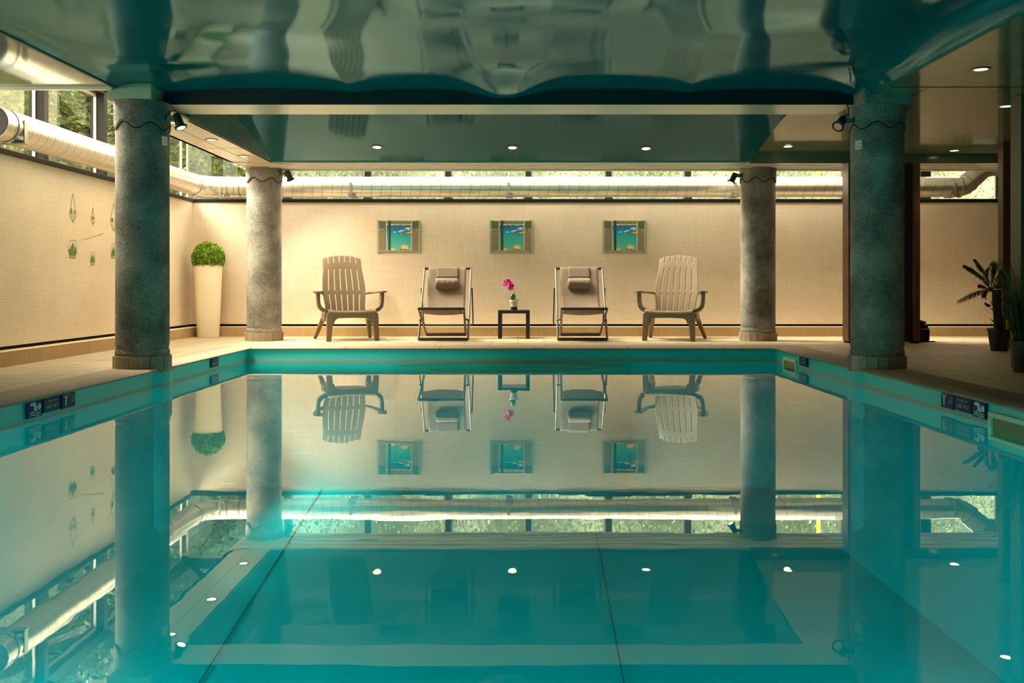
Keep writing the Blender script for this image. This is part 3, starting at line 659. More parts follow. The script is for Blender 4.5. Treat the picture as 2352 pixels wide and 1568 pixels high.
# ------------------------------------------------------------------ side table and orchid
t = thing('side_table', (-.047, 10.93, ZF), 'low square black side table between the two deck chairs', 'table')
MB().box((-.18, -.18, .287), (.18, .18, .322)).build('table_top', MT['black'], t, bevel=.002)
for sx in (-1, 1):
    for sy in (-1, 1): MB().box((sx * .159 - .021, sy * .159 - .021, 0), (sx * .159 + .021, sy * .159 + .021, .287)).build('leg', MT['black'], t)
t = thing('potted_orchid', (-.047, 10.93, ZF + .322), 'magenta orchid in a white textured pot on the black side table', 'potted plant')
MB().lathe([(.036, .0), (.040, .035)], seg=32).build('pot_base', MT['potr'], t, smooth=True)
MB().lathe([(.038, .032), (.045, .088), (.050, .090), (.054, .118), (.050, .118), (.046, .10)], seg=32, cap=True).build('pot', MT['potw'], t, smooth=True)
def leafblade(m, base, d, L, wv, droop, n=8, up=(0, 0, 1), fold=.15):
    base = Vector(base); d = Vector(d).normalized(); up = Vector(up); side = d.cross(up).normalized(); vs = []
    for i in range(n + 1):
        q = i / n; c_ = base + d * L * q + Vector((0, 0, -droop * q * q)); h_ = wv * math.sin(math.pi * min(.98, .08 + q * .92)) ** .7 / 2
        vs += [c_ - side * h_ + Vector((0, 0, fold * h_)), c_, c_ + side * h_ + Vector((0, 0, fold * h_))]
    fs = []
    for i in range(n): b = 3 * i; fs += [(b, b + 1, b + 4, b + 3), (b + 1, b + 2, b + 5, b + 4)]
    m.add(vs, fs)
m = MB(); leafblade(m, (-.012, 0, .10), (0.02, .25, 1), .10, .062, 0, up=(0, 1, 0)); m.build('leaf', MT['leafd'], t, smooth=True, solid=.002)
m = MB(); leafblade(m, (0, 0, .115), (1, -.2, .25), .055, .03, .01); m.build('leaf', MT['stem'], t, smooth=True, solid=.002)
MB().tube(curve([(-.02, 0, .115), (-.045, 0, .122), (-.065, 0, .105)], 4), .0016, 6).build('aerial_root', MT['spike'], t); MB().tube(curve([(.03, 0, .115), (.05, 0, .118), (.066, 0, .128)], 4), .0016, 6).build('aerial_root', MT['spike'], t)
MB().tube(curve([(.002, 0, .11), (.004, 0, .17), (-.002, 0, .23), (-.02, 0, .275), (-.05, 0, .31), (-.085, 0, .318)], 5), .0024, 8).build('stem', MT['stem'], t, smooth=True)
random.seed(5)
def flower(c_, sc, n, par):
    m = MB(); n = Vector(n).normalized(); a_ = n.cross(Vector((0, 0, 1))).normalized(); b_ = n.cross(a_)
    for k in range(5):
        an = 2 * math.pi * k / 5 + random.random() * .4; dd = a_ * math.cos(an) + b_ * math.sin(an) + n * .25
        leafblade(m, Vector(c_), dd, sc, sc * .95, random.uniform(-.005, .01), 6, up=n, fold=.2)
    m.lathe([(.0, 0), (.006, .004), (.007, .012), (.0, .016)], c_, 8, cap=False); m.build('flower', MT['petal'], par, smooth=True, solid=.0012)
for c_, sc in (((-.098, -.012, .318), .032), ((-.065, -.02, .328), .034), ((-.040, -.01, .292), .033), ((-.078, -.02, .285), .032), ((-.025, -.012, .255), .030), ((-.045, -.02, .250), .026), ((-.010, -.0, .285), .020), ((-.105, -.0, .295), .026), ((-.035, -.015, .318), .026)):
    flower(c_, sc, (random.uniform(-.6, .3), -1, random.uniform(-.3, .4)), t)
# ------------------------------------------------------------------ tall planter with clipped ball
t = thing('tall_planter', (-3.63, 11.12, ZF), 'tall cream tapered planter holding a clipped round shrub in the corner', 'planter')
MB().lathe([(.118, 0), (.124, .004), (.160, .836), (.158, .842), (.150, .842), (.146, .80)], seg=56).build('pot', MT['pot'], t, smooth=True)
random.seed(3)
def ball(name, c_, r, n, ls, zmin, mat, par, sq=1.0):
    m = MB(); c_ = Vector(c_); m.lathe([(max(.002, r * .88 * math.sin(math.pi * k / 12)), -r * .88 * sq * math.cos(math.pi * k / 12)) for k in range(13)], c_, 20, cap=False)
    for i in range(n):
        z = random.uniform(-1, 1); th = random.uniform(0, 2 * math.pi); q = math.sqrt(1 - z * z)
        d = Vector((q * math.cos(th), q * math.sin(th), z)); p = c_ + Vector((d.x, d.y, d.z * sq)) * r * random.uniform(.86, 1.0)
        if p.z < zmin: continue
        a_ = (d + Vector((random.uniform(-.9, .9), random.uniform(-.9, .9), random.uniform(-.9, .9)))).normalized(); b_ = a_.cross(Vector((random.uniform(-1, 1), random.uniform(-1, 1), random.uniform(-1, 1)))).normalized()
        L = ls * random.uniform(.7, 1.3); m.quad(p, p + a_ * L * .5 + b_ * L * .38, p + a_ * L, p + a_ * L * .5 - b_ * L * .38)
    return m.build(name, mat, par)
ball('foliage', (0, 0, .925), .182, 5200, .020, .83, MT['leaf'], t)
# ------------------------------------------------------------------ printed pictures of a window on a lagoon
def lagoon(u, v):                                      # v = 0 bottom .. 1 top, colours of the print itself
    h = lambda a_, b_: (math.sin(a_ * 127.1 + b_ * 311.7) * 43758.5453) % 1
    n = h(round(u * 90), round(v * 70)); n2 = h(round(u * 30), round(v * 24))
    if u < .20 or u > .80:
        e = u if u < .5 else 1 - u
        if e < .035: return (.42, .44, .30) if e > .01 else (.20, .20, .13)
        if v < .05 or v > .975: return (.28, .27, .18)
        if e > .185: return (.10, .05, .03) if u < .5 else (.40, .34, .2)
        if v > .74: b_ = (.09, .12, .085)
        elif v > .66: b_ = (.38, .30, .16) if n > .4 else (.12, .12, .07)
        else: b_ = (.24, .19, .11)
        k = .75 + .35 * (math.sin(v * 150) > 0) ; r = b_[0] * k * (.85 + .3 * n2); return (r * 1.05, b_[1] * k * (.85 + .3 * n2), b_[2] * k)
    if v < .055: return (.30, .27, .16)
    if u < .222 or u > .782: return (.48, .46, .33)
    if .262 < u < .312: return (.045, .028, .008)
    if v > .93: return (.14, .17, .07) if n > .45 else (.34, .38, .18)
    if v > .905: return (.08, .05, .02)
    if v > .86 - .035 * math.sin(u * 140) * n2 - .01: return (.55, .50, .26) if n > .3 else (.22, .18, .06)
    def ell(cx, cy, a_, b_): return ((u - cx) / a_) ** 2 + ((v - cy) / b_) ** 2 < 1
    if ell(.64, .135, .085, .095) and v > .10: return (.75, .56, .28) if n2 > .25 else (.62, .42, .20)
    if ell(.60, .085, .09, .035): return (.12, .12, .02) if n > .4 else (.60, .45, .18)
    if ell(.36, .085, .05, .03): return (.80, .55, .40)
    if v < .085 + .01 * n2: return (.42, .32, .15)
    if u > .52 and .60 < v < .52 + (u - .48) * .65: return (.68, .55, .33) if v < .545 + (u - .5) * .42 else (.08, .10, .02)
    if u > .55 and .545 < v < .60: return (.06, .06, .05) if n > .5 else (.30, .28, .2)
    if u > .60 and .50 < v < .53 and n > .45: return (.02, .16, .10)
    if ell(.41, .635, .045, .014) or ell(.52, .648, .04, .013) or ell(.58, .68, .05, .012) or (u > .62 and ell(.72, .74, .09, .05) and n > .35): return (.75, .80, .70)
    if v > .60: q = (v - .60) / .3; return (lerp(0, .0, q), lerp(.25, .06, min(1, q)), lerp(.42, .22, min(1, q)))
    q = v / .60; return (lerp(.18, .0, q ** .6), lerp(.46, .33, q) * (.92 + .16 * n2), lerp(.34, .36, q))
def picture_mesh():
    m = MB(); W_, H_ = .517, .395; nu, nv = 132, 100; cols = []
    def fn(u, v):
        e = u if u < .5 else 1 - u; k = (.20 - e) / .20 if e < .20 else 0
        b_ = .020 * (1 - k) if e < .20 else .012; tp = .010 * (1 - k) if e < .2 else .006
        cols.append(lagoon(u, v)); return ((u - .5) * W_, 0, lerp(b_, H_ - tp, v))
    m.grid(fn, nu, nv)
    return m.build('wall_picture', MT['print'], None, solid=.014, cols=cols)
pic = picture_mesh()
for i, (xc, lb) in enumerate(((916, 'above and left of the left deck chair'), (1174.5, 'in the middle, above the orchid'), (1434, 'on the right, nearest the back right column'))):
    o = pic if i == 0 else pic.copy()
    if i: C.objects.link(o)
    o.location = ((xc - CX) * 11.39 / F, YB - .010, px(0, 581, 11.4).z)
    tag(o, 'shuttered window picture of a blue lagoon, ' + lb, 'picture', 'lagoon pictures on the back wall')
# ------------------------------------------------------------------ plant stickers on the left wall
def spoly(m, cols, pts, c_, lay=0):
    b = len(m.v); m.add([(XL + .003 + lay * .0008, y, z) for y, z in pts], [tuple(range(len(pts)))]); cols += [c_] * len(pts)
def sline(m, cols, p, q, wv, c_, lay=0):
    d = Vector((q[0] - p[0], q[1] - p[1])).normalized() * wv / 2; n_ = Vector((-d.y, d.x))
    spoly(m, cols, [(p[0] - n_.x, p[1] - n_.y), (q[0] - n_.x, q[1] - n_.y), (q[0] + n_.x, q[1] + n_.y), (p[0] + n_.x, p[1] + n_.y)], c_, lay)
def wpt(x, y):
    D = -XL * F / (CX - x); return (D, H - (y - CY) * D / F)
def sticker(name, fn, label, cat='wall sticker'):
    m = MB(); cols = []; fn(m, cols); return tag(m.build(name, MT['sticker'], None, cols=cols), label, cat, 'plant stickers on the left wall')
LN = (.16, .12, .05); TL = (.05, .16, .10); SD = (.50, .42, .20); GR = (.05, .14, .02); GY2 = (.18, .24, .02)
def hang(x, yt, ym, yb, hw, plants):
    def fn(m, c_):
        T, Bm = wpt(x, yt), wpt(x + .8, yb); Lp, Rp = wpt(x - hw, ym - 2), wpt(x + hw, ym + 2)
        sline(m, c_, T, Lp, .006, LN, 1); sline(m, c_, T, Rp, .006, LN, 1)
        spoly(m, c_, [Lp, wpt(x, ym - 2), Rp, Bm], SD); spoly(m, c_, [Rp, wpt(x + hw - 1.6, ym + 3), wpt(x - .8, yb - 3), Bm], (.10, .25, .18), 1)
        for dx, hh, ww in plants:
            p = wpt(x + dx, ym - 2); spoly(m, c_, [(p[0] - ww, p[1]), (p[0] + ww, p[1]), (p[0] + ww, p[1] + hh * .7), (p[0], p[1] + hh), (p[0] - ww, p[1] + hh * .7)], TL, 2)
    return fn
sticker('hanging_planter_sticker', hang(167, 445, 493, 511, 8.5, ((-3.5, .055, .012), (3.5, .035, .012))), 'wall sticker of a large hanging diamond planter, top row left')
sticker('hanging_planter_sticker', hang(212.5, 477, 506, 517, 4.5, ((0, .03, .016),)), 'wall sticker of the smallest hanging planter, top row middle')
sticker('hanging_planter_sticker', hang(260.5, 465, 512, 532, 8, ((-3, .045, .018), (4, .03, .014))), 'wall sticker of a hanging diamond planter partly behind the column, top row')
def terr(x, yt, yb, hw, kind):
    def fn(m, c_):
        ys = lerp(yt, yb, .45)
        pts = [wpt(x - hw * .6, yt), wpt(x + hw * .6, yt), wpt(x + hw, ys), wpt(x + hw * .6, yb), wpt(x - hw * .6, yb), wpt(x - hw, ys)]
        for i in range(6): sline(m, c_, pts[i], pts[(i + 1) % 6], .005, (.35, .26, .16), 2)
        spoly(m, c_, [wpt(x - hw * .65, yb - 5), wpt(x + hw * .65, yb - 5), pts[3], pts[4]], (.30, .36, .12))
        spoly(m, c_, [wpt(x - hw * .75, yb - 11), wpt(x + hw * .75, yb - 11), wpt(x + hw * .65, yb - 5), wpt(x - hw * .65, yb - 5)], GR)
        random.seed(int(x)); n = 15 if kind == 0 else 5
        for i in range(n):
            s = (i / (n - 1) * 2 - 1); bx = x + s * hw * .45; tx = x + s * hw * (.95 if kind == 0 else .5); ty = lerp(yt + 3, yb - 12, abs(s) * .6 + random.random() * .25)
            b1, b2, tp = wpt(bx - 1.3, yb - 8), wpt(bx + 1.3, yb - 8), wpt(tx, ty); mid = ((b1[0] + tp[0]) / 2 - .009, (b1[1] + tp[1]) / 2); mid2 = ((b2[0] + tp[0]) / 2 + .009, (b2[1] + tp[1]) / 2)
            spoly(m, c_, [b1, b2, mid2, tp, mid], random.choice([GR, GY2, (.10, .20, .02), (.03, .10, .03)]), 1 + .02 * i)
    return fn
sticker('terrarium_sticker', terr(166.5, 551.5, 591.5, 10, 0), 'wall sticker of a terrarium with a spiky green plant, bottom row left')
sticker('terrarium_sticker', terr(212.3, 578.5, 607.5, 6.3, 1), 'wall sticker of the smallest terrarium with cactus, bottom row middle')
sticker('terrarium_sticker', terr(261, 560, 592.5, 7.5, 1), 'wall sticker of a terrarium half hidden by the column, bottom row right')
sticker('twig_sticker', lambda m, c_: sline(m, c_, wpt(191, 550), wpt(237, 535.5), .006, (.50, .40, .12)), 'thin slanting twig sticker between the two rows of plant stickers')
sticker('stem_sticker', lambda m, c_: (sline(m, c_, wpt(137, 465), wpt(137, 590), .004, (.66, .52, .26)), sline(m, c_, wpt(124.7, 520), wpt(124.7, 600), .004, (.62, .50, .24))), 'two faint upright stem lines left of the plant stickers')
# ------------------------------------------------------------------ pool signs and skimmers
def sign(side, y0, y1, z0, z1, kind, label, group=None, big=None):
    X = PL + .012 if side < 0 else PR - .012; sg = 1 if side < 0 else -1; W_ = abs(y1 - y0); Hh = z1 - z0; ya = min(y0, y1) if side < 0 else max(y0, y1)
    def f(u, v, lay=0): return (X + sg * lay, ya + sg * u, z0 + v)
    t = thing('pool_sign', (X, (y0 + y1) / 2, (z0 + z1) / 2), label, 'sign', group); O_ = Vector(t.location)
    def g_(u, v, lay=.0045): return tuple(Vector(f(u, v, lay)) - O_)
    m = MB(); m.box(tuple(Vector((X - .011, min(y0, y1), z0)) - O_), tuple(Vector((X + .004, max(y0, y1), z1)) - O_)) if side < 0 else m.box(tuple(Vector((X - .004, min(y0, y1), z0)) - O_), tuple(Vector((X + .011, max(y0, y1), z1)) - O_))
    m.build('plate', MT['signb'], t, bevel=.003)
    if kind == 'swim':
        m = MB()
        arm = [(.17, .90), (.52, .93), (.60, .72), (.68, .30), (.45, .42), (.28, .36), (.44, .52), (.42, .70), (.18, .74)]
        m.quad(*[g_(a_ * W_, b_ * Hh) for a_, b_ in arm]); m.quad(*[g_((.80 + .13 * math.cos(k * .35)) * W_, (.60 + .20 * math.sin(k * .35)) * Hh) for k in range(18)])
        for dz in (.19, .05):
            for k in range(14):
                u0, u1 = .12 + k * .055, .12 + (k + 1) * .055; w_ = lambda u: dz + .045 + .05 * math.sin((u - .12) * 9)
                m.quad(g_(u0 * W_, (w_(u0)) * Hh), g_(u1 * W_, w_(u1) * Hh), g_(u1 * W_, (w_(u1) + .065) * Hh), g_(u0 * W_, (w_(u0) + .065) * Hh))
        m.build('swimmer_pictogram', MT['signw'], t)
    elif kind == 'shower':
        m = MB(); m.quad(g_(.22 * W_, .18 * Hh), g_(.31 * W_, .18 * Hh), g_(.33 * W_, .68 * Hh), g_(.42 * W_, .80 * Hh), g_(.14 * W_, .80 * Hh), g_(.22 * W_, .68 * Hh))
        for u in (.10, .27, .44): m.quad(g_((u - .03) * W_, .87 * Hh), g_((u + .03) * W_, .87 * Hh), g_((u + .04) * W_, .97 * Hh), g_((u - .02) * W_, .97 * Hh))
        m.build('pictogram', MT['signw'], t); MB().quad(g_(.12 * W_, .795 * Hh, .0055), g_(.44 * W_, .795 * Hh, .0055), g_(.46 * W_, .85 * Hh, .0055), g_(.10 * W_, .85 * Hh, .0055)).build('pictogram_bar', MT['signr'], t)
        for k, s_ in enumerate(('Douche', 'savonnee', 'obligatoire')):
            text_mesh('lettering', s_, .11 * Hh, MT['signw'], t, lambda u, v, k=k: g_(.96 * W_ + u * 1.25, (.74 - .16 * k) * Hh + v), 'RIGHT')
    else:
        text_mesh('lettering', 'PROFONDEUR - DEPTH', .135 * Hh, MT['signw'], t, lambda u, v: g_(.5 * W_ + u * .98 * W_ / .19 * .188 / max(W_, .01) * (W_ / .19), .72 * Hh + v))
        text_mesh('lettering', kind, .30 * Hh, MT['signw'], t, lambda u, v: g_(.5 * W_ + u * 1.12, .26 * Hh + v * 1.25))
gs = 'navy pool signs'
sign(-1, 5.074, 5.226, .024, .113, 'swim', 'square navy swimmer sign on the left pool wall, nearest the camera', gs)
sign(-1, 5.245, 5.433, .032, .111, '1m30 - 4 ft 3', 'navy depth sign reading 1m30 on the near left pool wall', gs)
sign(-1, 5.459, 5.619, .027, .111, 'shower', 'navy shower notice sign on the left pool wall', gs)
sign(1, 5.587, 5.426, .027, .111, 'shower', 'navy shower notice sign on the right pool wall', gs)
sign(1, 5.415, 5.214, .032, .111, '1m30 - 4 ft 3', 'navy depth sign reading 1m30 on the near right pool wall', gs)
sign(1, 5.199, 5.054, .024, .113, 'swim', 'square navy swimmer sign beside the near skimmer', gs)
sign(-1, 8.12, 8.307, .035, .11, '1m10 - 3 ft 7', 'small navy depth sign at the far end of the left pool wall', gs)
sign(1, 8.40, 8.18, .035, .11, '1m10 - 3 ft 7', 'small navy depth sign beside the far skimmer', gs)
def skimmer(y0, y1, z0, z1, label):
    X = PR; t = thing('skimmer', (X, (y0 + y1) / 2, (z0 + z1) / 2), label, 'skimmer', 'skimmers in the right pool wall'); O_ = Vector(t.location); b_ = .026
    m = MB()
    for a0, a1 in (((y0, z0), (y1, z0 + b_)), ((y0, z1 - b_), (y1, z1)), ((y0, z0 + b_), (y0 + b_, z1 - b_)), ((y1 - b_, z0 + b_), (y1, z1 - b_))):
        m.box(tuple(Vector((X - .022, a0[0], a0[1])) - O_), tuple(Vector((X + .01, a1[0], a1[1])) - O_))
    m.build('frame', MT['skim'], t, bevel=.004)
    m = MB().box(tuple(Vector((X - .006, y0 + b_ * .8, z0 + b_ * .8)) - O_), tuple(Vector((X + .002, y1 - b_ * .8, z1 - b_ * .8)) - O_)); m.build('flap', MT['skimi'], t)
skimmer(8.50, 8.90, -.085, .068, 'small cream framed skimmer opening at the far end of the pool')
skimmer(4.55, 5.02, -.080, .074, 'large cream framed skimmer opening in the near right pool wall')
o = MB().box((px(672, 0, 9.8).x, 9.70, ZF), (px(730, 0, 9.8).x, 9.90, ZF + .006)).build('hatch_cover', MT['signw'], None, bevel=.002)
tag(o, 'flat white square hatch cover lying on the deck in front of the left armchair', 'cover')
# ------------------------------------------------------------------ lamps
def spotlight(base, dirv, label, cab, lit=True, power=30, side=1, cone=70, sc=1.0):
    base = Vector(base); t = thing('spotlight', base, label, 'spotlight', 'spotlights clamped to the column tops'); d = Vector(dirv).normalized()
    L = .095 * sc; c0 = Vector((side * .085 * sc, -.0, .0)); rot = d.to_track_quat('Z', 'Y').to_matrix()
    m = MB().box((min(0, side * .092 * sc), -.022, -.014), (max(0, side * .092 * sc), -.016, .014)); m.box((min(0, side * .092 * sc), .016, -.014), (max(0, side * .092 * sc), .022, .014)); m.box((-.012, -.022, -.02), (.012, .022, .02)); m.build('bracket', MT['spotg'], t)
    s0 = c0 - d * .03 * sc
    MB().lathe([(.001, -.002), (.026 * sc, 0), (.030 * sc, .01), (.032 * sc, L)], s0, 28, rot).build('housing', MT['spotb'], t, smooth=True)
    e = s0 + d * L
    MB().lathe([(.032 * sc, 0), (.045 * sc, .004), (.046 * sc, .014), (.041 * sc, .017), (.030 * sc, .017)], e, 28, rot, cap=False).build('rim', MT['spotb'], t, smooth=True)
    MB().lathe([(.001, .0155), (.031 * sc, .0155)], e, 24, rot, cap=False).build('lens', MT['lamp'] if lit else MT['lampdim'], t)
    MB().tube(curve([Vector(p) for p in cab], 6), .0042, 8).build('cable', MT['cable'], t, smooth=True)
    if power:
        ld = bpy.data.lights.new('bulb', 'SPOT'); ld.energy = power; ld.spot_size = R(cone); ld.spot_blend = .7; ld.color = (1, .80, .56); ld.shadow_soft_size = .03
        lo = bpy.data.objects.new('bulb', ld); C.objects.link(lo); lo.parent = t; lo.location = e + d * .03; lo.rotation_euler = d.to_track_quat('-Z', 'Y').to_euler()
    return t
spotlight((-2.777 + .188, 6.98, px(0, 272, 7.0).z), (.36, -.12, -.9), 'lit spotlight on the left foreground column, pointing down to the right', [(.01, 0, .02), (0.03, 0, .05), (.07, 0, .05), (.078, 0, .03)], power=25, side=1)
spotlight((2.655 - .188, 6.98, px(0, 278, 7.0).z), (-.62, -.60, -.72), 'unlit looking spotlight on the right foreground column, aimed towards the pool', [(-.08, 0, .02), (-.05, 0, .045), (-.035, 0, .03), (-.04, 0, .09), (-.042, .02, .135)], lit=False, power=0, side=-1)
spotlight((-2.795 + .188, 10.40, px(0, 398, 10.4).z), (.30, .45, -.9), 'lit spotlight on the pale back column, above the left armchair', [(-.03, -.05, .07), (-.02, -.05, .02), (.03, -.02, .03), (.08, 0, .025)], power=48, side=1, cone=100)
spotlight((2.641 - .188, 10.40, px(0, 404, 10.4).z), (-.42, -.05, -.85), 'lit spotlight on the right back column, above the right armchair', [(.03, -.05, .05), (.0, -.03, .02), (-.04, -.0, .02), (-.08, 0, .03)], power=1.5, side=-1, cone=100)
def downlight(p, nrm, label, power, r=.040):
    t = thing('downlight', p, label, 'downlight', 'recessed ceiling downlights'); rot = Vector(nrm).to_track_quat('Z', 'Y').to_matrix()
    MB().lathe([(r * 1.42, -.001), (r * 1.42, .003), (r * 1.05, .006), (r, .002)], (0, 0, 0), 32, rot, cap=False).build('rim', MT['rim'], t, smooth=True)
    MB().lathe([(.001, .003), (r, .003)], (0, 0, 0), 32, rot, cap=False).build('lens', MT['lamp'], t)
    if power:
        ld = bpy.data.lights.new('bulb', 'SPOT'); ld.energy = power; ld.spot_size = R(110); ld.spot_blend = .8; ld.color = (1, .66, .34); ld.shadow_soft_size = .035
        lo = bpy.data.objects.new('bulb', ld); C.objects.link(lo); lo.parent = t; lo.location = Vector(nrm) * .02; lo.rotation_euler = Vector(nrm).to_track_quat('-Z', 'Y').to_euler()
def hit(x, y, zf):                              # where the sight line of a pixel meets a ceiling of height zf(depth)
    D = 5.0
    for _ in range(80): D = (zf(D) - H) * F / (CY - y) * .5 + D * .5
    return px(x, y, D)
nT = Vector((0, -.20, -1)).normalized()
for x, y, lb in ((866, 337, 'left one of three in the teal ceiling'), (1177, 338, 'middle one of three in the teal ceiling, above the orchid'), (1484, 340, 'right one of three in the teal ceiling')):
    downlight(hit(x, y, zt) + nT * .002, nT, 'recessed downlight, ' + lb, 3)
downlight(hit(1810, 335, zg) + Vector((0, 0, -.002)), Vector((0, -.10, -1)).normalized(), 'recessed downlight in the green ceiling above the right back column', 5)
for x, y, lb in ((486, 320, 'nearer one in the white soffit left of the bay'), (559, 358, 'farther one in the white soffit, next to the pale column')): downlight(hit(x, y, lambda D: SZ) + Vector((0, 0, -.001)), Vector((0, 0, -1)), 'recessed downlight, ' + lb, 5)
downlight(Vector((-2.75, 7.5, SZ - .001)), Vector((0, 0, -1)), 'recessed downlight in the white soffit behind the left foreground column', 4)
for x, y, lb, pw in ((2192, 345, 'farthest one in the right ceiling', 5), (2311, 243, 'beside the olive post at the right edge', 3), (2253, 158, 'nearest one, upper right of the view', 3)): downlight(hit(x, y, lambda D: 2.12) + Vector((0, 0, -.001)), Vector((0, 0, -1)), 'recessed downlight, ' + lb, pw, .042)
# ------------------------------------------------------------------ bag, palm, grass
t = thing('shoulder_bag', (4.22, 10.20, ZF), 'slumped black shiny leather bag on the floor behind the wooden pillar', 'bag')
def bg_(u, v):
    a_ = u * 2 * math.pi; q = .5 * (1 - math.cos(v * math.pi)); ex = abs(math.cos(a_)) ** .35 * math.copysign(1, math.cos(a_)); ey = abs(math.sin(a_)) ** .5 * math.copysign(1, math.sin(a_))
    rr = (math.sin(math.pi * min(1, max(0, v))) ** .18) if 0 < v < 1 else 0; w_ = 1 + .05 * math.sin(5 * a_ + 7 * v)
    return (ex * .17 * rr * w_, ey * .10 * rr * w_, .19 * q)
MB().grid(bg_, 48, 24).build('body', MT['leather'], t, smooth=True, autos=False)
def fl_(u, v):
    x = lerp(-.17, .165, v); c_ = u * 2 * math.pi; k = (1 - abs(v * 2 - 1) ** 6) ** .5
    return (x, .07 * k * math.cos(c_), .215 - .10 * (x + .17) / .335 * .35 + .028 * k * math.sin(c_) + .02)
MB().grid(fl_, 28, 20).build('flap', MT['leather'], t, smooth=True, autos=False)
MB().box((.02, -.135, .012), (.155, -.085, .145)).build('side_pocket', MT['leather'], t, smooth=True, bevel=.022)
MB().tube(curve([(-.14, -.06, .24), (-.05, -.085, .25), (.06, -.08, .23), (.14, -.04, .20)], 6), .009, 8).build('handle', MT['leather'], t, smooth=True)
MB().tube([(.12, -.06, .006), (.20, -.04, .006), (.24, -.05, .006)], .006, 8).build('strap', MT['leather'], t, smooth=True)
random.seed(11)
pc = Vector((4.46, 8.80, ZF)); t = thing('potted_palm', pc, 'dark potted palm with a spiky trunk and arching fronds at the right', 'potted palm')
MB().lathe([(.072, 0), (.10, .19), (.108, .19), (.108, .205), (.095, .205), (.09, .17)], seg=32).build('pot', MT['potd'], t, smooth=True)
MB().tube(curve([(0, 0, .14), (-.01, 0, .3), (-.02, 0, .42), (-.025, 0, .565)], 6), .038, 14).build('trunk', MT['trunk'], t, smooth=True)
m = MB()
for i in range(90):
    z = random.uniform(.2, .56); a_ = random.uniform(0, 6.283); b_ = Vector((-.018 + .034 * math.cos(a_), .034 * math.sin(a_), z)); d = Vector((math.cos(a_), math.sin(a_), .9)) * random.uniform(.022, .038); s_ = Vector((-math.sin(a_), math.cos(a_), 0)) * .006
    m.add([b_ - s_, b_ + s_, b_ + d, b_ - Vector((math.cos(a_), math.sin(a_), 0)) * .01], [(0, 1, 2), (0, 2, 3), (1, 3, 2)])
tag(m.build('leaf_base', MT['spike'], t), kind='stuff')
def frond(pts, wd, nl=46):
    m = MB(); P = curve([Vector(p) for p in pts], 12); m.tube(P, [lerp(.006, .0015, i / (len(P) - 1)) for i in range(len(P))], 6)
    n = len(P)
    for k in range(nl):
        q = .16 + .84 * k / nl; i = min(int(q * (n - 1)), n - 2); c_ = P[i]; tt = (P[i + 1] - P[i]).normalized(); sd_ = tt.cross(Vector((0, -1, .25))).normalized()
        L = wd * (.55 + .45 * math.sin(math.pi * min(1, q))) * random.uniform(.9, 1.1)
        for s in (-1, 1):
            d = (tt * 1.15 + sd_ * s * .75).normalized() * L + Vector((0, random.uniform(-.01, .01), -.012)); w_ = tt * .0055
            m.add([c_ - w_, c_ + w_, c_ + d * .6 + w_ * .7, c_ + d, c_ + d * .6 - w_ * .7], [(0, 1, 2, 3, 4)])
    return m.build('frond', MT['palm'], t)
def fp(x, y, dd=0): return px(x, y, 8.8 + dd) - pc
crown = fp(2276, 668)
for pts, wd in (([crown, fp(2255, 668, -.1), fp(2228, 678, -.15), fp(2199, 692, -.2)], .055), ([crown, fp(2258, 640, 0), fp(2235, 622, .05), fp(2213, 608, .05)], .055), ([crown, fp(2264, 632, .1), fp(2250, 612, .15), fp(2239, 595, .2)], .05),
                ([crown, fp(2268, 640, -.15), fp(2268, 618, -.25), fp(2272, 612, -.3)], .07), ([crown, fp(2280, 634, -.1), fp(2284, 612, -.1), fp(2282, 607, -.1)], .07), ([crown, fp(2264, 660, -.15), fp(2252, 655, -.2), fp(2245, 656, -.25)], .04),
                ([crown, fp(2268, 665, -.2), fp(2260, 676, -.25), fp(2260, 682, -.28)], .05), ([crown, fp(2290, 640, .1), fp(2302, 622, .15), fp(2308, 617, .2)], .055), ([crown, fp(2295, 648, .1), fp(2312, 632, .1), fp(2322, 630, .1)], .06),
                ([crown, fp(2295, 655, .0), fp(2312, 655, .0), fp(2325, 668, .0)], .06), ([fp(2276, 702), fp(2268, 698, -.05), fp(2262, 694, -.1)], .03)): frond(pts, wd)
MB().box((.07, -.02, .20), (.085, .02, .29)).build('plant_label', MT['yellow'], t)
random.seed(21)
gc = Vector((3.53, 6.62, ZF)); t = thing('potted_grass', gc, 'dark pot of tall arching grass at the right edge of the frame', 'potted grass')
MB().lathe([(.072, 0), (.092, .22), (.085, .22), (.08, .19)], seg=4 * 6).build('pot', MT['potb'], t, smooth=True)
m = MB()
for i in range(420):
    a_ = random.uniform(0, 6.283); r0 = random.uniform(0, .06); sp = random.uniform(.02, .24); hh = random.uniform(.25, .62); b_ = Vector((r0 * math.cos(a_), r0 * math.sin(a_), .17)); dr = 0 if random.random() < .75 else random.uniform(.1, .35)
    P = curve([b_, b_ + Vector((math.cos(a_) * sp * .3, math.sin(a_) * sp * .3, hh * .55)), b_ + Vector((math.cos(a_) * sp, math.sin(a_) * sp, hh - dr * .4)), b_ + Vector((math.cos(a_) * sp * (1.3 + dr), math.sin(a_) * sp * (1.3 + dr), hh - dr))], 3)
    s_ = Vector((random.uniform(-1, 1), random.uniform(-1, 1), 0)).normalized() * .0028; n = len(P); vs = []
    for k, p in enumerate(P): vs += [p - s_ * (1 - k / n), p + s_ * (1 - k / n)]
    m.add(vs, [(2 * k, 2 * k + 1, 2 * k + 3, 2 * k + 2) for k in range(n - 1)])
tag(m.build('grass_blades', MT['grass'], t), kind='stuff')
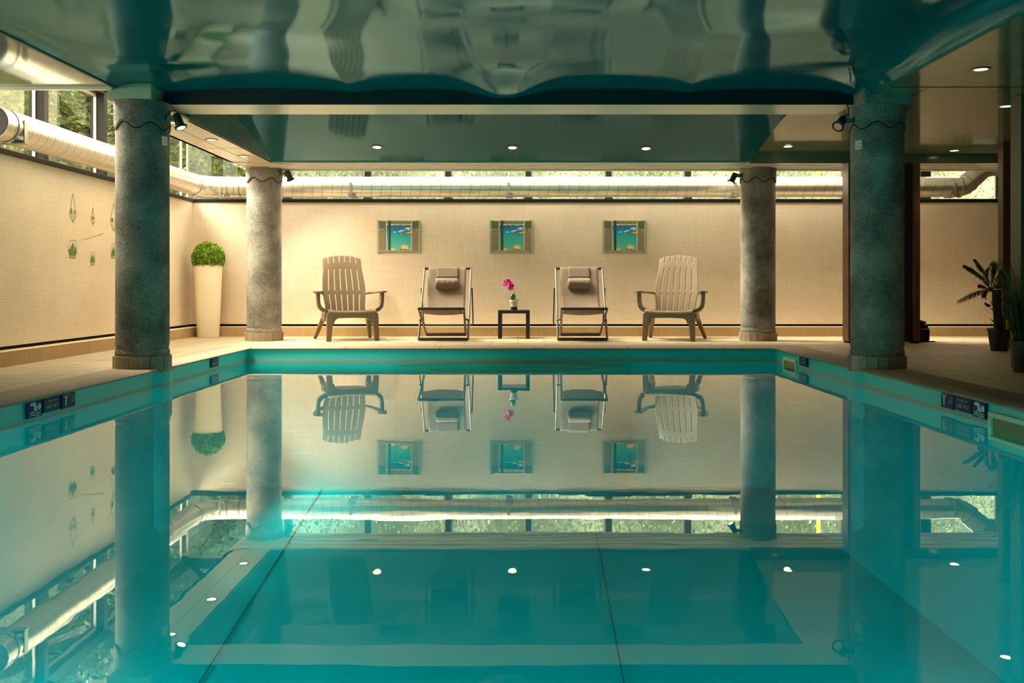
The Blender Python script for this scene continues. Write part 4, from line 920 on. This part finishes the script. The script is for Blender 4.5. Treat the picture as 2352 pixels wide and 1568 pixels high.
# ------------------------------------------------------------------ outside
struct('outside_ground', MB().box((-16, -6, -.3), (-4.4, 11.75, -.12)).box((-16, 11.75, -.3), (16, 30, -.12)).box((6.4, -6, -.3), (16, 11.75, -.12)), MT['soil'])
random.seed(31)
def conifer_mesh(n, Hh, r, ls):
    m = MB()
    for i in range(n):
        q = random.random() ** .8; z = .25 + q * (Hh - .25); rr = r * (1 - q * .40) * random.uniform(.55, 1.05); a_ = random.uniform(0, 6.283)
        p = Vector((rr * math.cos(a_), rr * math.sin(a_), z)); d = Vector((math.cos(a_ + random.uniform(-.6, .6)), math.sin(a_ + random.uniform(-.6, .6)), random.uniform(-.7, .15))).normalized() * ls * random.uniform(.6, 1.4)
        s_ = d.cross(Vector((random.uniform(-1, 1), random.uniform(-1, 1), random.uniform(-1, 1)))).normalized() * ls * .16
        m.add([p, p + d * .5 + s_, p + d, p + d * .5 - s_], [(0, 1, 2, 3)])
    return m
def tree(loc, label, n=20000, Hh=6.5, r=1.02, ls=.13):
    t = thing('evergreen_tree', loc, label, 'tree', 'evergreen trees outside the glass')
    MB().tube([(0, 0, 0), (.02, 0, Hh * .5), (0, 0, Hh * .95)], [.14, .09, .02], 10).build('trunk', MT['bark'], t, smooth=True); m = conifer_mesh(n, Hh, r, ls); m.lathe([(.05, .3), (r * .70, .4), (r * .64, Hh * .5), (.05, Hh * .92)], seg=16); m.build('foliage', MT['conif'], t); return t
t0 = tree((-6.75, 12.5, -.12), 'evergreen tree outside the left windows, nearest the corner post')
for loc, rz, lb in (((-4.5, 13.8, -.12), 2.2, 'evergreen tree outside the back glazing, between planter and pale column'), ((-9.3, 12.0, -.12), 3.3, 'evergreen tree outside, left of the tree by the corner post'),
                    ((-8.6, 15.2, -.12), 1.1, 'evergreen tree outside, behind the gap between two left trees'), ((-6.0, 16.1, -.12), 4.0, 'evergreen tree outside, behind the glazing corner')):
    c_ = copy_tree(t0); c_.location = loc; c_.rotation_euler = (0, 0, rz); c_['label'] = lb
m = MB(); random.seed(8)
for i in range(30000):
    p = Vector((random.uniform(-3.9, 9), 15.4 + random.uniform(-.6, .6), random.uniform(-.1, 3.9 + .5 * math.sin(random.uniform(-3, 9)))))
    d = Vector((random.uniform(-1, 1), random.uniform(-.5, .5), random.uniform(-1, 1))).normalized() * random.uniform(.04, .10); s_ = d.cross(Vector((0, 1, .3))).normalized() * .014
    m.add([p, p + d * .5 + s_, p + d, p + d * .5 - s_], [(0, 1, 2, 3)])
m.grid(lambda u, v: (lerp(-4.0, 9.5, u), 15.9 + .25 * math.sin(37 * u) * math.sin(9 * v), lerp(-.1, 4.6 + .3 * math.sin(50 * u), v)), 80, 12)
tag(m.build('hedge', MT['hedge']), 'loose green hedge seen as a strip through the back glazing', 'hedge', kind='stuff')
t = tag(MB().box((-10.2, 4.0, -.12), (-10.0, 15.6, 6.0)).build('neighbour_wall', MT['outw']), 'pale wall of a neighbouring building outside the far left window', 'building')
o = tag(MB().tube([(px(1880, 0, 14).x, 14.0, -.12), (px(1880, 0, 14).x, 14.0, 3.6)], .03, 12).build('pole', MT['yellow'], smooth=True), 'yellow pole outside, above the duct right of the back column', 'pole')

# ------------------------------------------------------------------ unseen lights added under water (near end): teal fill for pool and columns
for i, (p, d) in enumerate((((PL + .02, 1.7, -.55), (1, .75, -.50)), ((PL + .02, 3.6, -.55), (1, .9, -.55)), ((PR - .02, 1.7, -.55), (-1, .75, -.50)), ((PR - .02, 3.6, -.55), (-1, .9, -.55)), ((-1.2, PN + .02, -.55), (0, 1, -.35)), ((1.1, PN + .02, -.55), (0, 1, -.35)))):
    d = Vector(d).normalized(); nrm = Vector((1, 0, 0)) if i < 2 else Vector((-1, 0, 0)) if i < 4 else Vector((0, 1, 0))
    t = thing('added_pool_light', p, ('added fill light in the left pool wall, nearest the camera end', 'added fill light in the left pool wall, farther from the camera end', 'added fill light in the right pool wall, nearest the camera end', 'added fill light in the right pool wall, farther from the camera end', 'added fill light in the near end wall, left one', 'added fill light in the near end wall, right one')[i], 'fill light', 'added underwater fill lights'); rot = nrm.to_track_quat('Z', 'Y').to_matrix()
    MB().lathe([(.15, -.01), (.15, .02), (.11, .03)], (0, 0, 0), 32, rot, cap=False).build('rim', MT['alu'], t, smooth=True); MB().lathe([(.001, .015), (.12, .015)], (0, 0, 0), 24, rot, cap=False).build('lens', MT['lamp'], t)
    ld = bpy.data.lights.new('bulb', 'AREA'); ld.shape = 'DISK'; ld.size = .22; ld.energy = POOL_FILL_W * (1.25, .95, .40, .25, 1.1, .6)[i]; ld.color = (.08, 1.0, .90)
    lo = bpy.data.objects.new('bulb', ld); C.objects.link(lo); lo.parent = t; lo.location = nrm * .06; lo.rotation_euler = d.to_track_quat('-Z', 'Y').to_euler()

m = MB(); random.seed(77)
for i in range(16000):
    p = Vector((random.uniform(-13, -3.6), 18.2 + random.uniform(-.5, .5), random.uniform(-.1, 7.2)))
    d = Vector((random.uniform(-1, 1), random.uniform(-.6, .2), random.uniform(-1, .3))).normalized() * random.uniform(.15, .3); s_ = d.cross(Vector((0, 1, .3))).normalized() * .05
    m.add([p, p + d * .5 + s_, p + d, p + d * .5 - s_], [(0, 1, 2, 3)])
m.grid(lambda u, v: (lerp(-13, -3.6, u), 18.7 + .3 * math.sin(31 * u) * math.sin(9 * v), lerp(-.1, 7.0 + .4 * math.sin(40 * u), v)), 60, 14)
tag(m.build('evergreen_thicket', MT['conif']), 'dark evergreen thicket filling the view behind the trees outside the left glazing', 'thicket', kind='stuff')
